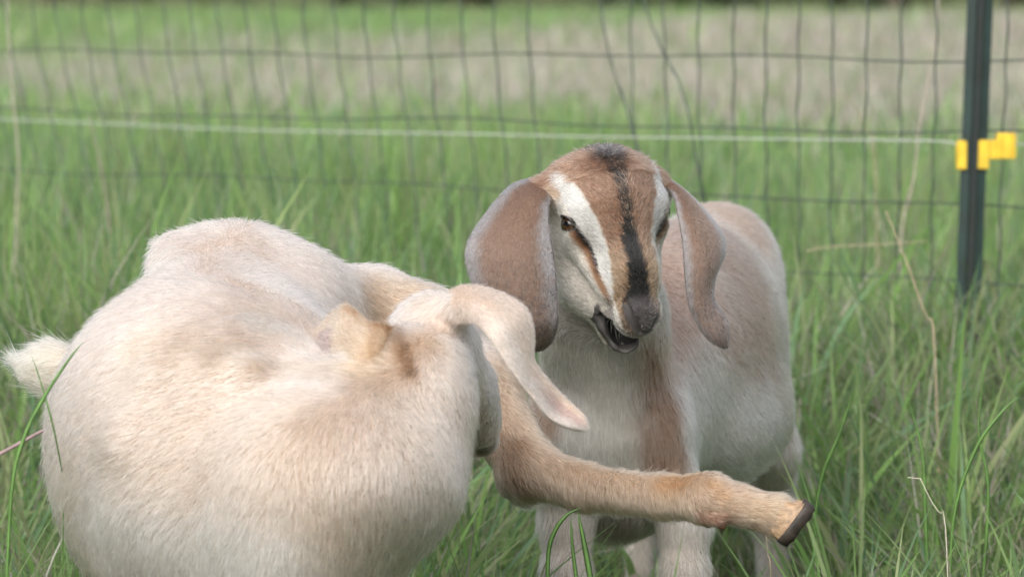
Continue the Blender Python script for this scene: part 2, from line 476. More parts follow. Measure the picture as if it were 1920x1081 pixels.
    for m in (-1, 1):
        en = nrm((m * 0.84 * hx + 0.12 * hf + 0.54 * hn)); es = 0.80 * (-m * 0.5 * hx + 0.86 * hn) + 0.60 * hf
        es = nrm(es - (es @ en) * en); ec = np.cross(en, es); ec = ec * np.sign(-(ec @ hf))
        EYE_F[m] = (es, ec, en); so = EYE_S[m]
        up = [onto(so + es * a + ec * b, -0.0004) for a, b in ((-.0130, 0), (-.0085, .0062), (0, .0088), (.008, .0056), (.0140, -.0022))]
        lw = [onto(so + es * a + ec * b, -0.0002) for a, b in ((-.0130, 0), (-.0075, -.0054), (.001, -.0070), (.009, -.0054), (.0140, -.0022))]
        up, lw = ([onto(q, -0.0003) for q in catmull(x, 14)] for x in (up, lw))
        lids.append((up, lw))
        s.ell(so, (0.0125, 0.0074, 0.0080), np.stack([es, ec, en]), 0.003, neg=True)
    for up, lw in lids:
        s.chain(up, [.0011 + .0012 * math.sin(math.pi * i / 13) for i in range(14)], 0.002); s.chain(lw, [.0011 + .0004 * math.sin(math.pi * i / 13) for i in range(14)], 0.002)
    # mouth gap
    s.ell(H(.001, 0.110, -0.0440), (0.034, 0.036, 0.0060), HM, 0.005, neg=True)
    s.ell(H(.001, 0.100, -0.052), (0.0135, 0.022, 0.0110), HM, 0.005, neg=True)
    for c in cuts: s.chain(c, [0.0026, 0.0042, 0.0046, 0.0022], 0.003, neg=True)
    return s

def white_goat_sdf():
    s = SDF(0.0035)
    q = lambda u, v, Y, px: (P(u, v, Y), R(px, Y))
    def E(u, v, Y, rx, ry, rz, k=0.06, M=None): s.ell(P(u, v, Y), (R(rx, Y), ry, R(rz, Y)), M, k)
    E(392, 800, 3.66, 300, 0.19, 296, 0.03)
    E(412, 900, 3.64, 292, 0.20, 322, 0.05)
    E(430, 616, 3.84, 165, 0.15, 172, 0.08)
    E(380, 520, 3.86, 86, 0.09, 88, 0.04)
    E(328, 486, 3.86, 42, 0.05, 42, 0.02)
    E(474, 516, 3.86, 88, 0.09, 88, 0.04)
    E(560, 585, 3.84, 96, 0.09, 100, 0.05)
    E(622, 874, 3.50, 247, 0.14, 196, 0.045)
    E(556, 1015, 3.52, 185, 0.145, 215, 0.06)
    s.chain([P(630, 880, 3.50), P(588, 1000, 3.50), P(548, 1120, 3.51)], [R(178, 3.5), R(158, 3.5), R(146, 3.5)], 0.03)
    s.chain([P(704, 858, 3.50), P(764, 752, 3.52), P(806, 662, 3.57)], [R(172, 3.5), R(118, 3.5), R(84, 3.57)], 0.035)
    s.chain([P(815, 592, 3.58), P(868, 574, 3.54)], [R(42, 3.58), R(30, 3.54)], 0.02)
    # head, seen from behind
    E(806, 636, 3.60, 82, 0.05, 84, 0.02)
    s.chain([P(828, 668, 3.62), P(862, 740, 3.66), P(905, 822, 3.70)], [R(76, 3.62), R(70, 3.66), R(36, 3.7)], 0.02)
    s.cone(P(860, 700, 3.60), P(900, 800, 3.66), R(42, 3.6), R(40, 3.66), 0.02)
    # thigh and raised hind leg
    s.chain([P(560, 600, 3.86), P(700, 588, 3.93), P(800, 630, 3.92)], [R(110, 3.86), R(76, 3.93), R(84, 3.92)], 0.04)
    s.chain([P(800, 630, 3.92), P(890, 728, 3.86), P(992, 876, 3.78)], [R(84, 3.92), R(76, 3.86), R(56, 3.78)], 0.03)
    s.chain([P(990, 878, 3.78), P(1095, 912, 3.75), P(1240, 929, 3.70), P(1332, 932, 3.67), P(1388, 946, 3.66), P(1452, 964, 3.65)],
            [R(57, 3.78), R(45, 3.75), R(41, 3.70), R(49, 3.67), R(40, 3.66), R(45, 3.65)], 0.012)
    s.cone(P(965, 905, 3.79), P(985, 928, 3.79), R(34, 3.79), R(22, 3.79), 0.02)
    s.cone(P(1318, 962, 3.66), P(1346, 974, 3.65), R(22, 3.67), R(18, 3.67), 0.008)
    for i, uu in enumerate((250, 330, 410)): s.chain([P(uu + 60, 700, 3.50 - .01 * i), P(uu, 830, 3.49), P(uu - 10, 950, 3.50)], [0.010, 0.012, 0.010], 0.035)
    # tail
    s.chain([P(140, 700, 3.80), P(100, 690, 3.82), P(40, 678, 3.85)], [R(46, 3.8), R(34, 3.82), R(12, 3.85)], 0.03)
    # standing legs, below the frame
    for (u, v, Y, u2, Y2, r0) in ((520, 1160, 3.50, 510, 3.48, 0.048), (600, 1160, 3.60, 620, 3.60, 0.040), (390, 1150, 3.82, 350, 3.88, 0.055)):
        vg = -40 + 0.8 * FPX / Y2
        s.chain([P(u, v, Y), P((u + u2) / 2, v + 110, (Y + Y2) / 2), P(u2, v + 200, Y2), P(u2, vg - 110, Y2), P(u2, vg - 70, Y2), P(u2, vg - 40, Y2 - .01)],
                [r0, 0.032, 0.024, 0.017, 0.020, 0.018], 0.02)
    return s

def goat_vtx_normals(V, F): return vnormals(V, F)

S2 = brown_goat_sdf(); S1 = white_goat_sdf()
HRES = 0.002
V2, F2 = S2.mesh(HRES); V1, F1 = S1.mesh(0.003)
def refine(S, V, F, region):
    """split every quad of a region in four and put the new vertices back on the surface"""
    fc = V[F].mean(1); m = region(fc); Fr = F[m]; Fk = F[~m]
    e = np.concatenate([Fr[:, [i, (i + 1) % 4]] for i in range(4)]); e = np.sort(e, 1)
    ue, inv = np.unique(e, axis=0, return_inverse=True); inv = inv.ravel().reshape(4, -1)
    n0 = len(V); mid = V[ue].mean(1); cen = V[Fr].mean(1)
    mi = inv + n0; ci = np.arange(len(Fr)) + n0 + len(ue)
    new = [np.stack([Fr[:, i], mi[i], ci, mi[(i - 1) % 4]], 1) for i in range(4)]
    X = np.concatenate([mid, cen])
    for _ in range(3): X = X - S.grad(X, 0.0006) * S(X)[:, None] * 0.9
    return np.concatenate([V, X]), np.concatenate([Fk] + new)
V2, F2 = refine(S2, V2, F2, lambda c: (Hl(c)[:, 1] > -0.03) & (np.linalg.norm(c - H0, axis=1) < 0.17) & (Hl(c)[:, 2] > -0.09))

from mathutils.bvhtree import BVHTree
_bv = {}
def surf(which, *l):
    """points on the skin of an animal, looked up from the photograph's view"""
    if which not in _bv:
        V, F = (V1, F1) if which == 1 else (V2, F2)
        _bv[which] = BVHTree.FromPolygons(V.tolist(), F.tolist())
    out = []
    for u, v, Y in l:
        d = Vector(P(u, v, 4.0)) - Vector((0, 0, CAMZ)); r = _bv[which].ray_cast(Vector((0, 0, CAMZ)), d.normalized())
        q = np.array(r[0]) if r[0] is not None else P(u, v, Y)
        out.append(q if abs(q[1] - Y) < 0.35 else P(u, v, Y))
    return np.array(out)
# ---------------------------------------------------------------- coat colours (albedo), functions of the place on the animal
W_lo = Wave(9, seed=3); W_mid = Wave(30, seed=4); W_hi = Wave(110, seed=5); W_x = Wave(350, n=12, seed=6)
def blobs(p, base, lst):
    col = np.tile(np.asarray(base, float), (len(p), 1))
    wob = W_mid(p) * 0.25 + W_lo(p) * 0.2 + W_hi(p) * 0.08
    for pts, r, c, soft, amt in lst:
        pts = np.asarray(pts)
        if pts.ndim == 1: d = np.linalg.norm(p - pts, axis=1)
        else: d, _ = seg_dist(p, pts)
        t = (1 - sstep(r * (1 - soft), r * (1 + soft), d * (1 + wob * 0.5))) * amt
        col = mix(col, c, t)
    return col
def Ps(*l): return np.array([P(*q) for q in l])
CREAM2 = (0.420, 0.370, 0.320); BROWN2 = (0.190, 0.102, 0.064); PINKTAN = (0.290, 0.190, 0.145)
BODY2 = [
    (surf(2, (1320, 420, 4.5), (1370, 470, 4.66), (1415, 560, 4.5), (1420, 680, 4.5)), 0.075, PINKTAN, 0.7, 0.8),
    (surf(2, (1340, 385, 4.66), (1400, 430, 4.7)), 0.045, (0.270, 0.165, 0.110), 0.6, 0.85),
    (surf(2, (1255, 420, 4.3), (1265, 560, 4.2), (1250, 680, 4.2)), 0.045, (0.310, 0.200, 0.150), 0.7, 0.9),
    (surf(2, (1320, 560, 4.4), (1360, 640, 4.4)), 0.035, (0.30, 0.20, 0.155), 0.9, 0.8),
    (surf(2, (1345, 800, 4.35), (1420, 830, 4.4), (1290, 860, 4.3)), 0.070, (0.544, 0.524, 0.496), 0.6, 0.9),
    (surf(2, (1190, 700, 4.1), (1210, 780, 4.1), (1222, 870, 4.1)), 0.045, (0.30, 0.20, 0.145), 0.8, 0.6),
    (surf(2, (1205, 690, 4.1), (1228, 750, 4.09), (1240, 820, 4.08), (1246, 895, 4.08)), 0.030, (0.185, 0.110, 0.072), 0.4, 1.0),
    (surf(2, (1140, 640, 4.05), (1110, 760, 4.08), (1120, 900, 4.08)), 0.050, (0.464, 0.436, 0.392), 0.5, 1.0),
    (surf(2, (1005, 700, 4.2), (1012, 790, 4.15)), 0.022, (0.304, 0.184, 0.120), 0.5, 0.9),
    (surf(2, (1165, 960, 4.15), (1165, 1000, 4.2)), 0.020, (0.133, 0.114, 0.095), 0.5, 0.8),
]
def color2(p):
    col = blobs(p, CREAM2, BODY2)
    l = Hl(p); x, f, n = l[:, 0], l[:, 1], l[:, 2]
    wig = W_hi(p) * 0.0012 + W_x(p) * 0.0016 + W_mid(p) * 0.001
    ax = np.abs(x + 0.0045 + wig); sa = np.arctan2(ax, np.maximum(n + 0.03, 0.001)) + W_x(p) * 0.018 + W_hi(p) * 0.015
    fw = f + wig * 2
    head = (f > -0.12) & (np.linalg.norm(l - np.array([0, 0.02, -0.02]), axis=1) < 0.145)
    so = np.interp(fw, [-.06, -.03, .014, .035, .0635, .090], [1.02, .93, .77, .745, .73, .64])
    si = np.interp(fw, [-.06, -.033, .013, .043, .07, .090], [.86, .62, .44, .39, .45, .58])
    hair = rng.random(len(p))
    c = np.tile(np.array([0.60, 0.555, 0.49]), (len(p), 1))                        # cheeks
    c = mix(c, (0.416, 0.296, 0.200), (1 - sstep(-.035, -.018, f)) * 0.9)             # behind the eye
    c = mix(c, BROWN2, (1 - sstep(-.05, -.038, f)) * (n > -0.10))
    brown = mix(np.tile(BROWN2, (len(p), 1)), (0.290, 0.190, 0.112), sstep(.02, .075, f))
    brown = mix(brown, (0.050, 0.030, 0.020), (hair < 0.22 * (1 - sstep(.010, .030, ax)) + .05) * 0.85); brown = mix(brown, (0.440, 0.336, 0.240), (hair > 0.86) * 0.7)
    t_in = 1 - sstep(si - .03, si + .03, sa)
    dark_t = sstep(so - .02, so + .02, sa) * (1 - sstep(so + .15, so + .32, sa)) * sstep(.000, .012, fw) * (1 - sstep(.080, .098, fw))
    darkc = mix(np.tile((0.012, 0.009, 0.008), (len(p), 1)), (0.20, 0.095, 0.045), np.maximum(sstep(.045, .068, fw), sstep(so + .05, so + .17, sa)))
    white_t = sstep(si - .03, si + .03, sa) * (1 - sstep(so - .02, so + .02, sa)) * sstep(-.062, -.050, fw) * (1 - sstep(.088, .100, fw))
    top = (1 - sstep(-.062, -.050, fw)) * (sa < 1.35)
    c = mix(c, darkc, dark_t)
    c = mix(c, brown, np.maximum(t_in, top))
    c = mix(c, (0.560, 0.552, 0.528), white_t)
    # black line down the middle
    hw = np.interp(fw, [-.075, -.055, -.03, .0, .02, .045, .08, .095, .11], [.012, .009, .0075, .0055, .0055, .0085, .0100, .011, .013])
    solid = np.interp(fw, [-.08, -.05, .0, .022, .035], [.75, .62, .62, .8, 1.0])
    bl = (1 - sstep(hw * .7, hw * 1.35, ax)) * (hair < solid) * sstep(-.09, -.078, f) * (n > 0)
    c = mix(c, (0.009, 0.008, 0.008), bl)
    c = mix(c, (0.03, 0.026, 0.026), (1 - sstep(.012, .022, np.linalg.norm((l - np.array([-.003, -.066, .038])) * np.array([1, .8, .8]), axis=1))) * (hair < .72))
    wh = (np.linalg.norm(l - np.array([-.001, -.068, .036]), axis=1) < .012) & (hair > 0.62)
    c = mix(c, (0.27, 0.255, 0.25), wh * 1.0)
    # peppered muzzle
    dn = np.linalg.norm((l - np.array([.002, .112, .004])) * np.array([1, 1, 1]), axis=1)
    pep = (1 - sstep(.014, .030, dn)) * (0.35 + 0.6 * (hair < .55))
    c = mix(c, (0.19, 0.17, 0.17), (1 - sstep(.010, .026, dn)) * .8); c = mix(c, (0.038, 0.034, 0.034), np.clip(pep, 0, 1))
    lipz = (f > .085) & (n < -.012)
    c = mix(c, (0.288, 0.264, 0.256), lipz * 0.7); c = mix(c, (0.067, 0.057, 0.057), lipz * (hair < .30) * .8)
    c = mix(c, (0.416, 0.368, 0.288), ((f > .06) & (n < -.062)) * 0.8)
    # bare dark skin round the mouth, nostrils, eyes
    bare = bare2(p, l)
    c = mix(c, (0.055, 0.051, 0.050), bare); c = mix(c, (0.016, 0.014, 0.014), bare * (np.linalg.norm(l - np.array([0.001, .098, -.049]), axis=1) < .021))
    t = head.astype(float) * sstep(-.11, -.085, f)
    body_w = (np.linalg.norm(l - np.array([0, 0.01, -0.02]), axis=1) - .115) / .03
    t = np.clip(1 - body_w, 0, 1) * (n > -.105)
    low = sstep(-.105, -.085, n)
    return np.clip(mix(col, c, np.clip(t * low, 0, 1)) * (1 + 0.06 * W_lo(p) + 0.05 * W_hi(p))[:, None], .01, .9)
LIP2 = [[H(m * 0.0225 + .001, 0.076, -0.042), H(m * 0.0195 + .001, 0.096, -0.0535), H(m * 0.010 + .001, 0.117, -0.0575), H(0.001, .121, -.058)] for m in (-1, 1)]
def bare2(p, l=None):
    """1 where there is dark skin without hair"""
    if l is None: l = Hl(p)
    out = np.zeros(len(p))
    near = np.linalg.norm(p - H0, axis=1) < 0.17
    q = p[near]; lq = l[near]; b = np.zeros(len(q))
    for ch in LIP2:
        d, _ = seg_dist(q, ch); b = np.maximum(b, 1 - sstep(.0078, .0095, d))
    b = np.maximum(b, ((lq[:, 1] > .068) & (lq[:, 1] < .112) & (lq[:, 2] < -.036) & (lq[:, 2] > -.072) & (np.abs(lq[:, 0] - .001) < .0145)) * 1.0)
    b = np.maximum(b, ((lq[:, 1] > .070) & (lq[:, 2] < -.0395) & (lq[:, 2] > -.058) & (np.abs(lq[:, 0]) < .030)) * 1.0)
    for m in (-1, 1):
        nos = [H(.002 + m * a, f, n) for a, f, n in ((.0215, .0965, .0105), (.0180, .1060, .0070), (.0115, .1165, .0010), (.0030, .1230, -.0075))]
        d, _ = seg_dist(q, nos); b = np.maximum(b, 1 - sstep(.0050, .0066, d))
        es, ec, en = EYE_F[m]; r = q - EYE_S[m]
        e = np.sqrt(((r @ es - .001) / .0152) ** 2 + ((r @ ec) / .0102) ** 2 + ((r @ en) / .014) ** 2)
        b = np.maximum(b, 1 - sstep(.85, 1.0, e))
    out[near] = b
    return out

CREAM1 = (0.610, 0.482, 0.402); TAN1 = (0.44, 0.285, 0.175)
BODY1 = [
    (surf(1, (300, 700, 3.5), (420, 760, 3.47), (330, 830, 3.47), (480, 850, 3.45)), 0.055, (0.46, 0.345, 0.26), 0.95, 0.55),
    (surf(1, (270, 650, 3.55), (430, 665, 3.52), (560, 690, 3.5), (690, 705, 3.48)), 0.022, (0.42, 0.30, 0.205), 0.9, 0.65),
    (surf(1, (560, 800, 3.35), (600, 960, 3.33)), 0.050, (0.47, 0.345, 0.255), 0.9, 0.6),
    (surf(1, (500, 500, 3.72), (590, 520, 3.75)), 0.038, (0.50, 0.375, 0.31), 0.9, 0.6),
    (surf(1, (160, 660, 3.7), (220, 600, 3.7), (330, 500, 3.75)), 0.034, (0.50, 0.37, 0.30), 0.9, 0.6),
    (surf(1, (700, 720, 3.42), (800, 860, 3.38)), 0.034, (0.51, 0.39, 0.30), 0.9, 0.55),
    (surf(1, (480, 600, 3.62), (560, 630, 3.6), (620, 668, 3.58)), 0.014, (0.64, 0.57, 0.50), 0.7, 0.9),
    (surf(1, (200, 1000, 3.5), (320, 1050, 3.45), (500, 1070, 3.4)), 0.045, (0.62, 0.575, 0.53), 0.8, 0.9),
    (surf(1, (720, 560, 3.86), (760, 560, 3.85)), 0.035, (0.44, 0.29, 0.18), 0.5, 0.8),
    (surf(1, (800, 560, 3.55), (850, 545, 3.56)), 0.012, (0.50, 0.38, 0.29), 0.7, 0.6),
    (surf(1, (690, 690, 3.48), (740, 660, 3.53), (800, 640, 3.53)), 0.018, (0.40, 0.265, 0.165), 0.7, 0.7),
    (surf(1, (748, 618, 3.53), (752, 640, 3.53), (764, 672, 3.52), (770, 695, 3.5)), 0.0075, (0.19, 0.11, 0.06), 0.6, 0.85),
    (surf(1, (915, 690, 3.6), (925, 740, 3.65), (925, 830, 3.68)), 0.022, (0.46, 0.41, 0.37), 0.5, 0.8),
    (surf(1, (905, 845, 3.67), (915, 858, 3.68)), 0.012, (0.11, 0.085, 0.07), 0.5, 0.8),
    (surf(1, (960, 730, 3.83), (990, 860, 3.76), (1100, 905, 3.74), (1345, 935, 3.66), (1440, 962, 3.65)), 0.045, (0.37, 0.25, 0.165), 0.35, 0.95),
    (surf(1, (1000, 800, 3.78), (1120, 880, 3.73), (1230, 895, 3.70)), 0.012, (0.47, 0.335, 0.23), 0.8, 0.6),
    (surf(1, (1245, 900, 3.69), (1290, 895, 3.69)), 0.012, (0.36, 0.19, 0.085), 0.7, 0.7),
    (surf(1, (1335, 905, 3.66), (1350, 925, 3.64)), 0.007, (0.34, 0.18, 0.08), 0.8, 0.7),
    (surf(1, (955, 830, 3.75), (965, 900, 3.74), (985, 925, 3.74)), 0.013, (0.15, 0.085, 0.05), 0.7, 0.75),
    (surf(1, (1315, 974, 3.66), (1352, 980, 3.65)), 0.010, (0.17, 0.075, 0.045), 0.5, 0.85),
    (surf(1, (1410, 985, 3.66), (1450, 996, 3.65)), 0.007, (0.20, 0.10, 0.06), 0.6, 0.6),
    (surf(1, (1420, 950, 3.63), (1455, 935, 3.64)), 0.015, (0.44, 0.32, 0.20), 0.7, 0.6),
]
def color1(p):
    c = blobs(p, CREAM1, BODY1)
    h = rng.random(len(p))
    c = c * (1 + 0.05 * W_lo(p) + 0.03 * W_mid(p) + 0.03 * W_hi(p))[:, None]
    return np.clip(c, 0.01, 0.86)
# ---------------------------------------------------------------- build the two animals
def uvpix(p):
    c, s = math.cos(PITCH), math.sin(PITCH)
    q = p - np.array([0, 0, CAMZ]); d = q[:, 1] * c - q[:, 2] * s; up = q[:, 1] * s + q[:, 2] * c
    return 960 + FPX * q[:, 0] / d, 540 - FPX * up / d
CAMP = np.array([0, 0, CAMZ])
def wfun_for(extra=None):
    def f(c, fn):
        view = nrm(CAMP - c); fc = (fn * view).sum(1)
        w_ = 0.12 + 0.88 * sstep(-0.45, -0.1, fc)
        _, v = uvpix(c); w_ = w_ * (1 - 0.85 * sstep(1110, 1200, v))
        if extra is not None: w_ = w_ * extra(c)
        return w_
    return f
NF = 1.0
def D(du, dv, dy=0.0): return np.array([du, dy, -dv], float)

# --- brown and white goat
goat2 = empty('goat', (P(1230, 700, 4.4)[0], 4.4, 0.0))
tag(goat2, 'young brown and cream goat facing the camera with a black stripe down its face', 'goat', 'goats in the pasture')
vn2 = vnormals(V2, F2)
C2 = color2(V2)
body2 = link_mesh('body', V2, F2, M_skin, goat2, cols=C2 * np.where(bare2(V2) > .5, 1.0, 0.68)[:, None])
M_eye, t_, b_ = mat_new('goat_eye')
b_.inputs['Roughness'].default_value = 0.06; b_.inputs['Specular IOR Level'].default_value = 0.6
tc = t_.nodes.new('ShaderNodeTexCoord'); sp = t_.nodes.new('ShaderNodeSeparateXYZ'); t_.links.new(tc.outputs['Object'], sp.inputs[0])
def mth(op, a, b=None, **kw):
    nd = t_.nodes.new('ShaderNodeMath'); nd.operation = op
    for i, x in enumerate((a, b)):
        if x is None: continue
        if isinstance(x, (int, float)): nd.inputs[i].default_value = x
        else: t_.links.new(x, nd.inputs[i])
    return nd.outputs[0]
px = mth('DIVIDE', sp.outputs['X'], 0.0052); py = mth('DIVIDE', sp.outputs['Y'], 0.0024)
pup = mth('LESS_THAN', mth('ADD', mth('POWER', mth('ABSOLUTE', px), 3.0), mth('POWER', mth('ABSOLUTE', py), 3.0)), 1.0)
rr_ = mth('SQRT', mth('ADD', mth('MULTIPLY', sp.outputs['X'], sp.outputs['X']), mth('MULTIPLY', sp.outputs['Y'], sp.outputs['Y'])))
ramp = t_.nodes.new('ShaderNodeValToRGB'); e = ramp.color_ramp.elements
e[0].position = 0.0; e[0].color = (0.04, 0.02, 0.010, 1); e[1].position = 1.0; e[1].color = (0.01, 0.007, 0.006, 1)
q_ = ramp.color_ramp.elements.new(0.55); q_.color = (0.060, 0.032, 0.014, 1); q_ = ramp.color_ramp.elements.new(0.72); q_.color = (0.02, 0.012, 0.01, 1)
t_.links.new(mth('DIVIDE', rr_, 0.0115), ramp.inputs['Fac'])
mx = t_.nodes.new('ShaderNodeMixRGB'); t_.links.new(pup, mx.inputs['Fac']); t_.links.new(ramp.outputs['Color'], mx.inputs['Color1']); mx.inputs['Color2'].default_value = (0.004, 0.004, 0.006, 1)
t_.links.new(mx.outputs['Color'], b_.inputs['Base Color'])
for m in (-1, 1):
    es, ec, en = EYE_F[m]; R_ = 0.0130; cen = EYE_S[m] - en * 0.0150
    th, ph = np.meshgrid(np.linspace(0, np.pi, 25), np.linspace(0, 2 * np.pi, 33)[:-1], indexing='ij')
    sv = np.stack([np.sin(th) * np.cos(ph), np.sin(th) * np.sin(ph), np.cos(th)], -1).reshape(-1, 3) * R_
    bump = np.exp(-(sv[:, 0] ** 2 + sv[:, 1] ** 2) / 0.006 ** 2) * (sv[:, 2] > 0); sv[:, 2] += bump * 0.0008
    ff = [(i * 32 + j, i * 32 + (j + 1) % 32, (i + 1) * 32 + (j + 1) % 32, (i + 1) * 32 + j) for i in range(24) for j in range(32)]
    me = bpy.data.meshes.new('eye'); me.from_pydata([tuple(x) for x in sv], [], ff); me.materials.append(M_eye)
    for pl in me.polygons: pl.use_smooth = True
    o = bpy.data.objects.new('eye', me); C.objects.link(o)
    Mx = Matrix(((es[0], ec[0], en[0], cen[0]), (es[1], ec[1], en[1], cen[1]), (es[2], ec[2], en[2], cen[2]), (0, 0, 0, 1)))
    o.parent = goat2; o.matrix_parent_inverse = Matrix.Translation(goat2.location).inverted(); o.matrix_basis = Mx

# ears of the brown goat
def hooves(parent, cen, Y, sz=0.0175, fwd=-1):
    for m in (-1, 1):
        c = np.array([cen[0] + m * sz * 0.52, Y + fwd * 0.010, 0.0]); pts = []
        ring = []
        for z, sx, sy, off in ((0.0, 0.50, 1.35, 0.55), (0.012, .50, 1.2, .35), (0.030, .44, 0.85, 0.0)):
            for a in np.linspace(0, 2 * np.pi, 13)[:-1]:
                ring.append((c[0] + math.cos(a) * sz * sx, c[1] + fwd * off * sz + math.sin(a) * sz * sy, z + 0.001))
        fcs = [(i * 12 + j, i * 12 + (j + 1) % 12, (i + 1) * 12 + (j + 1) % 12, (i + 1) * 12 + j) for i in range(2) for j in range(12)]
        fcs += [tuple(range(12))[::-1], tuple(range(24, 36))]
        link_mesh('hoof', ring, fcs, M_horn, parent)
for u1, Y in ((1283, 4.13), (1062, 4.11)): hooves(goat2, P(u1, 1340, Y), Y)
for u1, Y in ((1448, 4.68), (1202, 4.68)): hooves(goat2, P(u1, 1200, Y), Y)

def ear_fur(name, parent, Vv, Ff, par, colf, n, ln, lift, side_only=None, rad=0.00013, mess=.15):
    vn = vnormals(Vv, Ff)
    pts, fn, tri, bw = sample_surface(Vv, Ff, int(n * NF))
    rp = (par[tri][:, :, 0] * bw).sum(1); cp = (par[tri][:, :, 1] * bw).sum(1); sd = par[tri][:, :, 2].mean(1)
    nn = nrm((vn[tri] * bw[:, :, None]).sum(1))
    # direction down the ear
    Vg = Vv[:len(Vv) // 2].reshape(nr_, nc_, 3); dd = np.gradient(Vg, axis=0).reshape(-1, 3); dd = np.concatenate([dd, dd])
    dr = nrm((dd[tri] * bw[:, :, None]).sum(1))
    col = colf(pts, rp, cp, sd)
    make_fur(name, parent, pts, nn, dr, np.full(len(pts), ln), np.full(len(pts), lift), col, M_fur, rad=rad, clump=.0022, cl_amt=.25, mess=mess)
nr_, nc_ = 64, 28
def col_ear2(p, rp, cp, sd):
    h = rng.random(len(p))
    c = np.tile(np.array([0.165, 0.104, 0.074]), (len(p), 1))
    e = np.minimum(cp, 1 - cp) + W_hi(p) * .02 + W_mid(p) * .02
    c = mix(c, (0.24, 0.235, 0.24), (1 - sstep(.06, .26, e)) * (.5 + .5 * (h < .8)) * EDGE_G)
    c = mix(c, (0.115, 0.088, 0.075), sstep(.50, .98, rp + W_mid(p) * .06) * .85)
    c = mix(c, (0.052, 0.043, 0.043), ((h < .40) * sstep(.20, .80, rp)) * .85)
    c = mix(c, (0.095, 0.071, 0.067), (1 - sstep(.0, .035, np.minimum(1 - cp if DARK_R else cp, 1.0))) * .9)
    c = mix(c, (0.496, 0.480, 0.480), (sd < 0) * .6)
    return c
# left in the picture
Lp = Ps((1022, 330, 4.04), (962, 344, 4.01), (912, 397, 3.98), (876, 455, 3.96), (876, 505, 3.955), (899, 560, 3.95), (940, 615, 3.95), (985, 652, 3.95), (1004, 656, 3.95))
Rp_ = Ps((1040, 368, 4.02), (1030, 384, 3.965), (1030, 420, 3.945), (1037, 470, 3.935), (1043, 520, 3.93), (1046, 565, 3.93), (1046, 605, 3.93), (1036, 638, 3.94), (1014, 656, 3.945))
Ve, Fe, pe = sheet(Lp, Rp_, [(.008, 0), (.016, 0), (.022, 0), (.024, 0), (.024, 0), (.022, 0), (.018, 0), (.010, 0), (.0, 0)], 0.0045, nr_, nc_)
def build_ear(parent, Ve, Fe, pe, colf, n, ln, lift, skin=None, rad=.00013, mess=.15):
    cc = colf(Ve, pe[:, 0], pe[:, 1], pe[:, 2])
    e = link_mesh('ear', Ve, Fe, M_skin, parent, cols=cc * .85)
    ear_fur('fur', e, Ve, Fe, pe, colf, n, ln, lift, rad=rad, mess=mess)
    return e
EDGE_G = 1.0; DARK_R = True
build_ear(goat2, Ve, Fe, pe, col_ear2, 42000, .0036, .30)
# right in the picture
Lp = Ps((1246, 352, 4.06), (1262, 366, 4.01), (1270, 400, 3.985), (1280, 460, 3.975), (1284, 520, 3.97), (1291, 570, 3.97), (1308, 610, 3.97), (1332, 640, 3.97), (1358, 653, 3.97))
Rp_ = Ps((1248, 330, 4.07), (1288, 360, 4.05), (1322, 394, 4.04), (1354, 435, 4.03), (1360, 470, 4.02), (1341, 520, 4.00), (1340, 562, 3.99), (1364, 600, 3.98), (1366, 650, 3.972))
Ve, Fe, pe = sheet(Lp, Rp_, [(.004, 0), (.010, 0), (.016, 0), (.020, 0), (.020, 0), (.014, 0), (.010, 0), (.008, 0), (.002, 0)], 0.0045, nr_, nc_)
EDGE_G = 0.9; DARK_R = False
build_ear(goat2, Ve, Fe, pe, col_ear2, 30000, .0036, .30)

# coat
face_w = lambda c: 1 + 1.6 * (np.linalg.norm(c - H0, axis=1) < 0.15)
pts, fn, tri, bw = sample_surface(V2, F2, int(260000 * NF), wfun_for(face_w))
nn = nrm((vn2[tri] * bw[:, :, None]).sum(1))
l = Hl(pts); bare = bare2(pts, l); keep = bare < 0.4
# nothing inside the nostrils or the eye holes
pts, nn, l = pts[keep], nn[keep], l[keep]
headw = np.clip(1 - (np.linalg.norm(l - np.array([0, .01, -.02]), axis=1) - .105) / .03, 0, 1)
hdir = -0.75 * hf[None] + (np.tanh(l[:, 0:1] / .012) * 0.55) * hx[None] - 0.15 * hn[None]
topw = (1 - sstep(-.055, -.02, l[:, 1]))[:, None]
swirl = nrm((pts - H(-.003, -.068, .035)) + 1e-6)
hdir = hdir * (1 - topw) + (swirl + 0.3 * np.cross(swirl, hn)) * topw
seeds2 = [(P(*a), D(*b), sg) for a, b, sg in [((1120, 750, 4.1), (0.05, 1), .1), ((1110, 900, 4.1), (0, 1), .1), ((1240, 560, 4.2), (.25, 1), .1), ((1250, 800, 4.1), (.15, 1), .08),
          ((1330, 560, 4.4), (.7, .5, .5), .1), ((1400, 480, 4.6), (.5, .8), .1), ((1390, 700, 4.4), (.55, .7, .4), .12), ((1350, 850, 4.4), (.5, .4, .4), .1), ((1460, 760, 4.6), (0, 1), .08),
          ((1283, 1050, 4.13), (0, 1), .1), ((1062, 1050, 4.13), (0, 1), .1), ((1448, 980, 4.7), (0, 1), .1), ((1205, 1000, 4.7), (0, 1), .1)]]
bdir = flow_field(pts, seeds2) + 0.12 * np.stack([Wave(14, seed=20 + i)(pts) for i in range(3)], 1)
dr = nrm(bdir * (1 - headw[:, None]) + hdir * headw[:, None])
blen = np.interp(np.clip(uvpix(pts)[1], 300, 1100), [300, 700, 880, 1000, 1100], [.012, .015, .019, .017, .014])
_, v_ = uvpix(pts)
ln = blen * (1 - headw) + headw * np.where(topw[:, 0] > .5, .012, .0060)
muz = (l[:, 1] > .085) & (headw > 0.5); ln = np.where(muz, .0030, ln); wl_ = np.linalg.norm(l - np.array([-.002, -.068, .036]), axis=1) < .020; ln = np.where(wl_, .013, ln)
